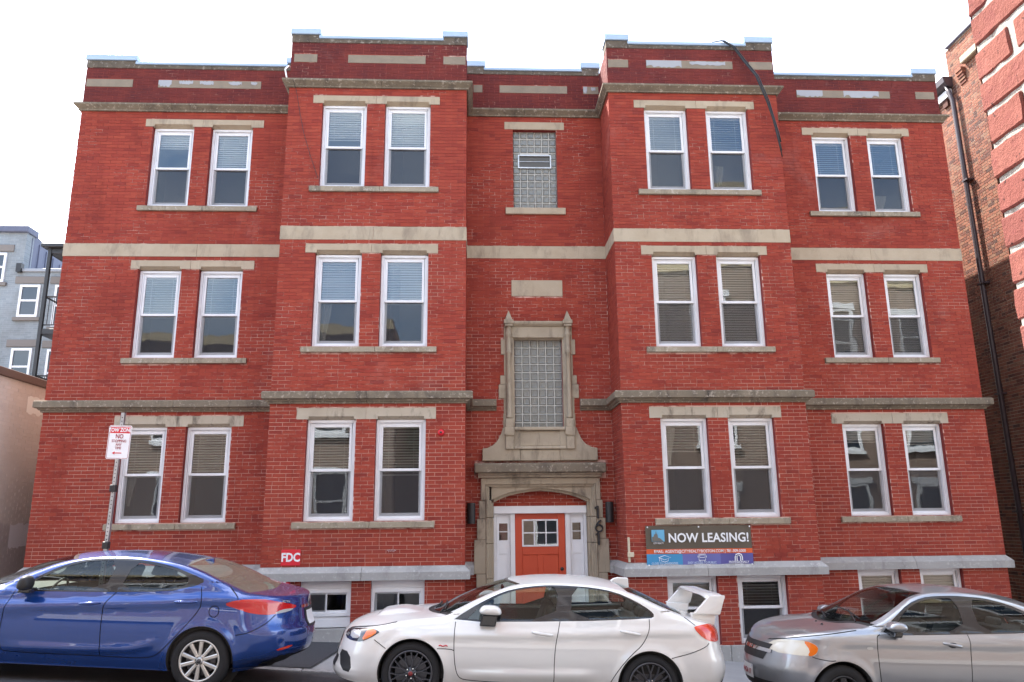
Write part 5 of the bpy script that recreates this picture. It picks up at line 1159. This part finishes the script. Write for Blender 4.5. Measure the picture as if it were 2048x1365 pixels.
        for (u0, z0, u1, z1) in c['handles']:
            z0 += c.get('dz', 0); z1 += c.get('dz', 0); mb = MB(); n = 12; vs = []; ang = [2*math.pi*k/8 for k in range(8)]
            for k in range(n+1):
                t = k/n; u, z = u0+(u1-u0)*t, z0+(z1-z0)*t; bow = .05*math.sin(math.pi*min(1, max(0, t*1.0)))**.45; r_ = .017*(.55+.45*math.sin(math.pi*t)**.5); w2 = float(K.W(u, z)); vs += [(u, sy*(w2+bow-.004+r_*.5*math.cos(a)), z+r_*math.sin(a)) for a in ang]
            mb.add(vs, [(k*8+j, k*8+(j+1) % 8, (k+1)*8+(j+1) % 8, (k+1)*8+j) for k in range(n) for j in range(8)]); me = mb.mesh('door_handle', c.get('handlemat', P), True); recalc(me); link('door_handle', me, root)
            um_, zm = (u0+u1)/2, (z0+z1)/2; mb = MB(); vs = []
            ring = [(um_+.055*math.cos(a), zm-.004+.03*math.sin(a)) for a in [2*math.pi*k/20 for k in range(20)]]; mb.add([(u, sy*(float(K.W(u, z))+.0015), z) for u, z in ring], [tuple(range(20))]); mb.build('handle_recess', c.get('recess', P), root)
    return K, root
def wrap(K, root, name, y0, y1, z0, z1, m, off=.004, rear=False, ny=14, nz=8, yc=None):
    # a patch lying on the curved nose or tail
    vs = []
    for i in range(ny+1):
        for j in range(nz+1):
            z = z0+(z1-z0)*j/nz; y = y0+(y1-y0)*i/ny
            if yc: y *= yc(z)
            vs.append((K.uat(y, z, rear)+(off if rear else -off), y, z))
    b = MB(); b.add(vs, [(i*(nz+1)+j, (i+1)*(nz+1)+j, (i+1)*(nz+1)+j+1, i*(nz+1)+j+1) for i in range(ny) for j in range(nz)]); return b.build(name, m, root, smooth=True)

# ---------------- blue saloon
blue = dict(paint=BLUE, W0=.888, hubs=(0, 2.70), R=.317, Ra=.362, rim=.216, rimmat=ALLOY, style='double', plan=(.7, .62, 2.4, 1.95), mid=1.0, seat=1.02, rearglass=DUSTGLASS, handlemat=BLUE, recess=BLUE, mirrormat=PLAST,
 zs=[(-.86, .60), (-.74, .69), (-.5, .775), (-.2, .84), (.1, .885), (.3, .925), (.39, .965), (.557, 1.058), (.73, 1.142), (.9, 1.222), (1.08, 1.28), (1.26, 1.318), (1.54, 1.345), (1.82, 1.348), (2.11, 1.328), (2.3, 1.30), (2.5, 1.25), (2.7, 1.18), (2.9, 1.10), (3.085, 1.04), (3.39, 1.005), (3.56, .995), (3.63, .975)],
 zt=[(-.86, .61), (-.74, .715), (-.5, .81), (-.25, .87), (-.1, .92), (.043, .993), (.225, 1.08), (.409, 1.16), (.594, 1.24), (.785, 1.298), (.978, 1.342), (1.275, 1.375), (1.576, 1.388), (1.88, 1.378), (2.09, 1.36), (2.25, 1.336), (2.46, 1.285), (2.717, 1.195), (3.035, 1.083), (3.228, 1.02), (3.4, 1.0), (3.56, .998), (3.63, .98)],
 zb=[(-.86, .20), (-.4, .19), (.5, .185), (2.2, .19), (3.1, .205), (3.48, .27)], uf=[(.18, -.80), (.3, -.87), (.45, -.885), (.55, -.87), (.60, -.86), (.8, -.80)],
 ur=[(.18, 3.40), (.27, 3.50), (.37, 3.69), (.44, 3.725), (.53, 3.73), (.64, 3.72), (.71, 3.68), (.80, 3.655), (.9, 3.64), (1.0, 3.63)],
 belt=[(-.9, .80), (-.3, .86), (.3, .93), (.6, .95), (1.54, .99), (2.26, 1.028), (2.5, 1.06), (2.9, 1.05), (3.7, 1.02)], ws=(-.10, .42, .93, .2), rw=(2.27, .10, 3.2, -.1),
 crease=[([(.3, .765), (.95, .806), (1.6, .856), (2.2, .90), (2.7, .955), (3.3, .97)], .03, .085), ([(.55, .36), (1.2, .37), (1.9, .40), (2.3, .52)], .016, .07), ([(-.3, .66), (.3, .70), (.9, .72)], .010, .06)],
 gaps=[[(1.69, .985), (1.584, .847), (1.587, .673), (1.622, .315)], [(2.60, 1.08), (2.655, .919), (2.598, .794), (2.431, .577), (2.279, .398), (2.175, .317), (1.899, .31), (1.622, .312), (.60, .308), (.543, .347), (.513, .671), (.586, .93)], [(2.90, 1.095), (3.03, 1.0), (3.04, .97)], [(-.3, .62), (-.2, .5)], [(3.06, .60), (3.2, .63), (3.35, .72), (3.42, .81)], [(2.79+.055*math.cos(a), .835+.06*math.sin(a)) for a in [2*math.pi*k/14 for k in range(15)]]],
 glass=[[(.70, .955), (.72, 1.015), (.815, 1.09), (.975, 1.178), (1.145, 1.25), (1.32, 1.29), (1.6, 1.305), (1.535, .99)], [(1.70, .995), (1.79, 1.295), (1.97, 1.285), (2.16, 1.258), (2.31, 1.222), (2.42, 1.178), (2.445, 1.135), (2.42, 1.09), (2.25, 1.033)]],
 trim=[[(.58, .935), (.68, 1.02), (.80, 1.112), (.965, 1.205), (1.14, 1.278), (1.32, 1.316), (1.6, 1.332), (1.8, 1.328), (1.98, 1.314), (2.17, 1.286), (2.33, 1.248), (2.5, 1.195), (2.635, 1.147), (2.53, 1.085), (2.43, 1.062), (2.26, 1.015), (1.6, .975)]],
 lamps=[('tail_light_reverse', [(3.40, .815), (3.46, .862), (3.565, .865), (3.54, .835)], CLEAR, -.006), ('tail_light', [(2.875, .915), (3.03, .972), (3.26, .985), (3.42, .952), (3.575, .90), (3.578, .862), (3.41, .808), (3.20, .828), (3.05, .872)], TAIL, -.004), ('rear_reflector', [(3.473, .445), (3.61, .48), (3.605, .452), (3.494, .425)], TAILO, -.003), ('headlight', [(-.80, .60), (-.5, .74), (-.25, .77), (-.35, .68), (-.65, .57)], CLEAR, -.003)],
 panels=[('front_door', [(.60, .308), (.543, .347), (.513, .671), (.57, .92), (.66, 1.03), (.80, 1.122), (.965, 1.215), (1.14, 1.288), (1.32, 1.33), (1.75, 1.34), (1.69, .985), (1.584, .847), (1.587, .673), (1.622, .315)]), ('rear_door', [(1.622, .315), (1.587, .673), (1.584, .847), (1.69, .985), (1.75, 1.34), (1.98, 1.325), (2.17, 1.298), (2.33, 1.26), (2.5, 1.205), (2.60, 1.08), (2.655, .919), (2.598, .794), (2.431, .577), (2.279, .398), (2.175, .317)])],
 mirror=[(.672, .99), (.70, 1.105), (.775, 1.125), (.82, 1.05), (.80, .965), (.71, .955)], mirrorbase=[(.66, .93), (.80, .985)], handles=[(1.32, .846, 1.565, .868), (2.345, .918, 2.60, .930)])
K, bl = build_car(blue, 'metallic blue saloon at the left end of the row, tail to the white car', (-6.90, -4.15+.03, .368))
wrap(K, bl, 'boot_recess', -.34, .34, .63, .85, BLUE, .002, True); wrap(K, bl, 'number_plate', -.155, .155, .665, .815, PLATEW, .012, True); wrap(K, bl, 'plate_surround', -.2, .2, .64, .845, PLAST, .006, True)
wrap(K, bl, 'rear_diffuser', -.62, .62, .25, .37, PLAST, .004, True); wrap(K, bl, 'chrome_strip', -.28, .28, .855, .885, CHROME, .008, True)
mb = MB(); z0 = float(K.zt(2.3)); mb.prism([(2.28, z0-.02), (2.44, z0-.05), (2.435, z0+.012), (2.40, z0+.012)], -.02, .02, 'y'); me = mb.mesh('antenna_fin', BLUE); bevel(me, .006, 2); link('antenna_fin', me, bl)
tx = text('model_badge', 'ELANTRA', .034, CHROME, bl, (3.475, -float(K.W(3.475, .935))-.006, .945), (R(84), 0, R(32)), bold=.02)
wrap(K, bl, 'emblem', -.07, .07, .90, .965, CHROME, .01, True)

# ---------------- white saloon with rear wing
white = dict(paint=WHITE, W0=.898, hubs=(0, 2.655), R=.327, Ra=.365, rim=.238, rimmat=GUN, style='mesh', plan=(.62, .46, 2.4, 2.6), mid=1.0, seat=1.0, handlemat=WHITE, recess=WHITE, cap=mat('red hub cap', (.22, .03, .03), .4),
 zs=[(-.87, .65), (-.80, .70), (-.69, .745), (-.39, .80), (-.165, .855), (.11, .895), (.31, .925), (.455, .99), (.69, 1.115), (.93, 1.222), (1.07, 1.275), (1.29, 1.318), (1.53, 1.338), (1.78, 1.345), (2.03, 1.338), (2.276, 1.312), (2.525, 1.245), (2.77, 1.15), (3.02, 1.07), (3.2, 1.02), (3.35, .995), (3.53, .96)],
 zt=[(-.87, .66), (-.8, .725), (-.69, .785), (-.47, .85), (-.19, .895), (.1, .915), (.2, .935), (.437, 1.06), (.69, 1.175), (.94, 1.275), (1.07, 1.318), (1.2, 1.343), (1.46, 1.378), (1.72, 1.393), (2.0, 1.393), (2.25, 1.373), (2.38, 1.345), (2.59, 1.285), (2.83, 1.195), (3.05, 1.105), (3.2, 1.045), (3.35, 1.01), (3.53, .97)],
 zb=[(-.87, .20), (-.45, .185), (.5, .185), (2.2, .19), (3.0, .24), (3.55, .34)], uf=[(.18, -.92), (.26, -.97), (.31, -.965), (.36, -.94), (.5, -.91), (.6, -.885), (.66, -.87), (.8, -.80)],
 ur=[(.2, 3.56), (.34, 3.62), (.49, 3.66), (.6, 3.645), (.69, 3.61), (.78, 3.585), (.9, 3.56), (.97, 3.53)],
 belt=[(-.9, .78), (-.3, .83), (.31, .868), (.42, .876), (1.6, .945), (2.65, 1.022), (3.0, 1.03), (3.6, 1.02)], ws=(.17, .25, 1.05, .14), rw=(2.33, .10, 3.12, -.1),
 crease=[([(-.3, .70), (.3, .745), (1.0, .78), (1.8, .825), (2.6, .885), (3.3, .92)], .014, .075), ([(.45, .33), (1.2, .36), (2.1, .40)], .018, .08)],
 gaps=[[(1.625, .95), (1.581, .709), (1.573, .512), (1.581, .285)], [(.455, .885), (.448, .763), (.456, .588), (.481, .416), (.523, .31), (.606, .282), (1.0, .275), (1.581, .28)], [(2.635, 1.02), (2.635, .916), (2.568, .757), (2.429, .64), (2.292, .481), (2.19, .30)], [(2.88, .625), (3.066, .671), (3.28, .759), (3.32, .80)], [(-.43, .653), (-.293, .573)], [(.27, .60), (.42, .60), (.455, .588)], [(3.05, 1.055), (3.16, .98)], [(-.80, .66), (-.74, .735), (-.45, .785), (-.2, .845)]],
 glass=[[(.585, .905), (.60, .945), (.78, 1.10), (.985, 1.20), (1.17, 1.252), (1.40, 1.292), (1.61, 1.303), (1.565, .96)], [(1.745, .968), (1.77, 1.305), (2.01, 1.30), (2.25, 1.268), (2.46, 1.19), (2.63, 1.10), (2.67, 1.05), (2.64, 1.037)]],
 trim=[[(.394, .878), (.554, .992), (.761, 1.116), (.972, 1.219), (1.162, 1.271), (1.403, 1.309), (1.621, 1.320), (1.743, 1.322), (2.011, 1.317), (2.256, 1.286), (2.477, 1.207), (2.66, 1.112), (2.705, 1.055), (2.651, 1.025), (1.721, .948)]],
 lamps=[('headlight_indicator', [(-.52, .755), (-.46, .76), (-.40, .738), (-.48, .672), (-.585, .628)], AMBER, -.004), ('headlight_reflector', [(-.73, .715), (-.60, .735), (-.60, .65), (-.72, .635)], CLEAR, -.004), ('headlight', [(-.80, .685), (-.745, .725), (-.486, .768), (-.375, .742), (-.40, .715), (-.477, .665), (-.577, .617), (-.705, .61), (-.79, .622)], LAMPD, -.003), ('fog_lamp_bezel', [(-.855, .49), (-.70, .495), (-.655, .285), (-.80, .295)], PLAST, .004),
        ('tail_light', [(3.13, .955), (3.18, .982), (3.37, .998), (3.45, .972), (3.495, .90), (3.50, .81), (3.376, .808), (3.25, .846)], TAILO, -.004), ('rear_bumper_cut', [(3.3, .28), (3.6, .44), (3.6, .20), (3.3, .2)], PLAST, .004)],
 panels=[('front_door', [(.606, .28), (.523, .31), (.481, .416), (.456, .588), (.448, .763), (.43, .90), (.56, 1.01), (.76, 1.135), (.97, 1.235), (1.16, 1.288), (1.4, 1.325), (1.65, 1.335), (1.625, .95), (1.581, .709), (1.573, .512), (1.581, .28)]), ('rear_door', [(1.581, .28), (1.573, .512), (1.581, .709), (1.625, .95), (1.65, 1.335), (2.01, 1.332), (2.26, 1.30), (2.48, 1.22), (2.66, 1.12), (2.71, 1.05), (2.635, 1.02), (2.635, .916), (2.568, .757), (2.429, .64), (2.292, .481), (2.18, .28)])],
 mirror=[(.70, .985), (.725, 1.07), (.807, 1.09), (.93, 1.08), (.965, 1.02), (.95, .985)], mirrorbase=[(.72, .86), (.90, .985)], handles=[(1.306, .822, 1.549, .80), (2.294, .885, 2.531, .857)])
K, wh = build_car(white, 'white sports saloon with a bonnet scoop and tall rear wing before the red door', (-1.9025, -4.15, .0172))
# bonnet scoop, wing, fin, wipers
def zt_at(K, u, y):
    zs_, zt_ = float(K.zs(u)), float(K.zt(u)); w = max(.1, float(K.W(u, zs_-1e-4))); return zs_+(zt_-zs_)*(1-min(1, abs(y/w))**2.4)
mb = MB(); vs = []; nu, nv = 16, 16
for i in range(nu+1):
    for j in range(nv+1):
        u = -.50+.60*i/nu; y = -.36+.72*j/nv; e = (lambda t: t*t*(3-2*t))(min(1, (1-abs(y)/.36)*3.2))*min(1, i/2.2)*(lambda t: t*t*(3-2*t))(min(1, (1-i/nu)*1.9)); vs.append((u, y, zt_at(K, u, y)-.004+.040*e))
mb.add(vs, [(i*(nv+1)+j, (i+1)*(nv+1)+j, (i+1)*(nv+1)+j+1, i*(nv+1)+j+1) for i in range(nu) for j in range(nv)]); mb.build('bonnet_scoop', WHITE, wh, smooth=True)
wing = link('rear_wing', None, wh, (0, 0, 0))
mb = MB(); prof = [(3.335, 1.285), (3.36, 1.302), (3.44, 1.312), (3.54, 1.318), (3.565, 1.312), (3.56, 1.30), (3.45, 1.288), (3.37, 1.276)]
n = 24; vs = []
for i in range(n+1):
    y = -.66+1.32*i/n; dr = .0 if abs(y) < .5 else .0; vs += [(u-.03*(1-(y/.66)**2), y, z+dr-.03*max(0, (abs(y)-.45)/.21)**2) for u, z in prof]
m_ = len(prof); mb.add(vs, [(i*m_+j, i*m_+(j+1) % m_, (i+1)*m_+(j+1) % m_, (i+1)*m_+j) for i in range(n) for j in range(m_)]+[tuple(range(m_)), tuple(range((n+1)*m_-1, n*m_-1, -1))]); me = mb.mesh('wing_plane', WHITE, True); recalc(me); link('wing_plane', me, wing)
for sy in (-1, 1):
    mb = MB(); lo = [(3.17, 1.03), (3.49, 1.02), (3.52, 1.09), (3.40, 1.10)]; pl_ = [(3.175, 1.085), (3.21, 1.10), (3.385, 1.297), (3.565, 1.305), (3.51, 1.10), (3.495, 1.085)]
    mb.prism(pl_, sy*.622, sy*.668, 'y'); mb.prism([(3.20, .98), (3.45, .97), (3.47, 1.09), (3.18, 1.09)], sy*.55, sy*.625, 'y'); me = mb.mesh('wing_upright', WHITE); recalc(me); bevel(me, .016, 3); [p.__setattr__('use_smooth', True) for p in me.polygons]; link('wing_upright', me, wing)
mb = MB(); z0 = float(K.zt(2.4)); mb.prism([(2.30, z0), (2.36, z0+.05), (2.42, z0+.066), (2.545, z0+.066), (2.56, z0-.06), (2.45, z0-.05)], -.03, .03, 'y'); me = mb.mesh('antenna_fin', WHITE); recalc(me); bevel(me, .015, 3); link('antenna_fin', me, wh)
def wiper(K, root, u0, y0, y1):
    mb = MB(); mb.tube([(u0+.02, y0+(y1-y0)*k/6, zt_at(K, u0+.03*k/6, y0+(y1-y0)*k/6)+.02) for k in range(7)], .008, 5); mb.tube([(u0-.03, y0, zt_at(K, u0-.03, y0)), (u0+.03, (y0+y1)/2, zt_at(K, u0+.02, (y0+y1)/2)+.03)], .009, 5); mb.build('wiper', PLAST, root)
wiper(K, wh, .30, -.55, .02); wiper(K, wh, .22, .0, .5)
wrap(K, wh, 'lower_grille', -.5, .5, .30, .42, PLAST, .003); wrap(K, wh, 'upper_grille', -.36, .36, .55, .645, PLAST, .003); wrap(K, wh, 'number_plate', -.155, .155, .42, .545, PLATEW, .012)
mb = MB(); mb.tube([(.285+.02*k, -float(K.W(.285+.02*k, .63))-.004, .632+.006*math.sin(k*2)) for k in range(6)], .007, 5); mb.build('fender_badge', TAIL, wh)

# ---------------- silver hatch-nosed saloon
silver = dict(paint=SILV, W0=.855, hubs=(0, 2.48), R=.30, Ra=.345, rim=.185, rimmat=STEEL, style='steel', plan=(.72, .6, 2.0, 2.4), mid=.9, seat=.92, dz=.045, handlemat=SILV, recess=PLAST,
 zs=[(-.76, .61), (-.71, .675), (-.574, .785), (-.318, .86), (-.061, .91), (.196, .942), (.3, .955), (.459, 1.005), (.731, 1.160), (.951, 1.298), (1.15, 1.362), (1.33, 1.385), (1.577, 1.397), (1.807, 1.385), (2.07, 1.343), (2.327, 1.275), (2.6, 1.18), (2.85, 1.085), (3.05, 1.03), (3.3, 1.005), (3.39, .96)],
 zt=[(-.76, .62), (-.64, .755), (-.547, .81), (-.362, .868), (-.178, .903), (.044, .938), (.155, .955), (.288, 1.045), (.478, 1.158), (.669, 1.255), (.86, 1.343), (1.049, 1.39), (1.332, 1.425), (1.614, 1.44), (1.9, 1.43), (2.18, 1.395), (2.46, 1.34), (2.735, 1.25), (2.95, 1.13), (3.1, 1.06), (3.3, 1.02), (3.39, .97)],
 zb=[(-.74, .20), (-.4, .18), (.5, .18), (2.0, .18), (2.9, .22), (3.38, .30)], uf=[(.15, -.74), (.25, -.785), (.42, -.80), (.52, -.785), (.6, -.765), (.75, -.72)],
 ur=[(.2, 3.33), (.3, 3.38), (.5, 3.44), (.7, 3.43), (.97, 3.39)], belt=[(-.9, .80), (-.3, .87), (.4, .90), (.8, .915), (1.48, .96), (2.2, 1.008), (2.8, 1.03), (3.4, 1.02)], ws=(.16, .28, 1.0, .14), rw=(2.4, .10, 3.02, -.1),
 crease=[([(-.2, .80), (.4, .83), (1.4, .86), (2.6, .90), (3.2, .90)], .014, .10), ([(.4, .32), (1.4, .33), (2.1, .36)], .016, .07)],
 gaps=[[(.45, .90), (.395, .872), (.399, .67), (.42, .4), (.45, .25)], [(1.475, .95), (1.484, .90), (1.475, .6), (1.469, .25)], [(2.43, 1.02), (2.45, .9), (2.36, .68), (2.1, .45), (2.02, .25)], [(-.33, .615), (-.287, .602), (-.154, .59), (-.10, .60)], [(-.74, .60), (-.66, .62)], [(-.70, .71), (-.50, .79), (-.2, .86), (.2, .925)], [(3.0, 1.02), (3.1, .9)], [(2.9, .62), (3.2, .64)]],
 glass=[[(.665, .935), (.705, 1.06), (.88, 1.205), (1.07, 1.288), (1.245, 1.317), (1.46, 1.333), (1.468, .968)], [(1.65, .985), (1.625, 1.325), (1.81, 1.325), (2.06, 1.272), (2.23, 1.20), (2.36, 1.11), (2.34, 1.03), (2.2, 1.01)]],
 trim=[[(.47, .895), (.60, 1.03), (.69, 1.10), (.873, 1.238), (1.069, 1.318), (1.245, 1.345), (1.474, 1.360), (1.613, 1.356), (1.81, 1.352), (2.07, 1.300), (2.28, 1.215), (2.41, 1.12), (2.39, 1.03), (2.2, 1.0), (1.48, .952), (.82, .908)]],
 lamps=[('headlight_indicator', [(-.40, .772), (-.34, .77), (-.265, .73), (-.28, .665), (-.335, .622), (-.375, .622), (-.345, .68)], AMBER, -.005), ('headlight', [(-.72, .605), (-.655, .712), (-.565, .765), (-.345, .778), (-.262, .73), (-.278, .66), (-.33, .618)], HAZYL, -.004), ('side_repeater', [(.27, .765), (.345, .765), (.345, .735), (.27, .735)], CLEAR, -.004), ('tail_light', [(3.1, .93), (3.35, .93), (3.38, .70), (3.2, .68)], TAIL, -.004)],
 panels=[('front_door', [(.45, .25), (.42, .4), (.399, .67), (.395, .872), (.45, .90), (.59, 1.04), (.69, 1.112), (.873, 1.25), (1.069, 1.33), (1.245, 1.358), (1.54, 1.372), (1.475, .95), (1.484, .90), (1.475, .6), (1.469, .25)]), ('rear_door', [(1.469, .25), (1.475, .6), (1.484, .90), (1.475, .95), (1.54, 1.372), (1.81, 1.365), (2.07, 1.315), (2.29, 1.225), (2.42, 1.12), (2.43, 1.02), (2.45, .9), (2.36, .68), (2.1, .45), (2.02, .25)])],
 mirror=[(.485, .965), (.50, 1.03), (.58, 1.062), (.695, 1.045), (.715, .97), (.60, .94)], mirrorbase=[(.56, .885), (.66, .96)], handles=[(1.162, .846, 1.385, .82)])
K, sv = build_car(silver, 'grey silver saloon at the right end of the row with a hazy headlight', (2.9439, -4.165, -.262))
wrap(K, sv, 'grille', -.42, .42, .545, .73, PLAST, .004, yc=lambda z: .82+.18*(z-.575)/.16); wrap(K, sv, 'chrome_grille_bar', -.43, .43, .632, .672, CHROME, .010)
wrap(K, sv, 'emblem', -.07, .07, .635, .675, CHROME, .016); wrap(K, sv, 'lower_grille', -.5, .5, .235, .32, PLAST, .004)
pp = wrap(K, sv, 'number_plate', -.155, .155, .30, .455, PLATEW, .014)
mb = MB(); vs = [(K.uat(y, z)-.0155, y, z) for y in (-.14, .14) for z in (.425, .45)]; mb.add(vs, [(0, 2, 3, 1)]); mb.build('plate_heading', mat('plate blue', (.06, .10, .35), .5), pp)
text('lettering', 'WGA 17', .085, REDP, pp, (K.uat(0, .37)-.018, 0, .365), (R(90), 0, R(-90)), bold=.01, xs=.8)
wiper(K, sv, .33, -.55, .05); wiper(K, sv, .22, .0, .5)
for y in (-.35, -.1): mb = MB(); mb.lathe([(0, .018), (.012, .012), (.016, 0)], 10, 'z', (-.02 if y < -.2 else .02, y, zt_at(K, 0, y))); mb.build('washer_jet', PLAST, sv)
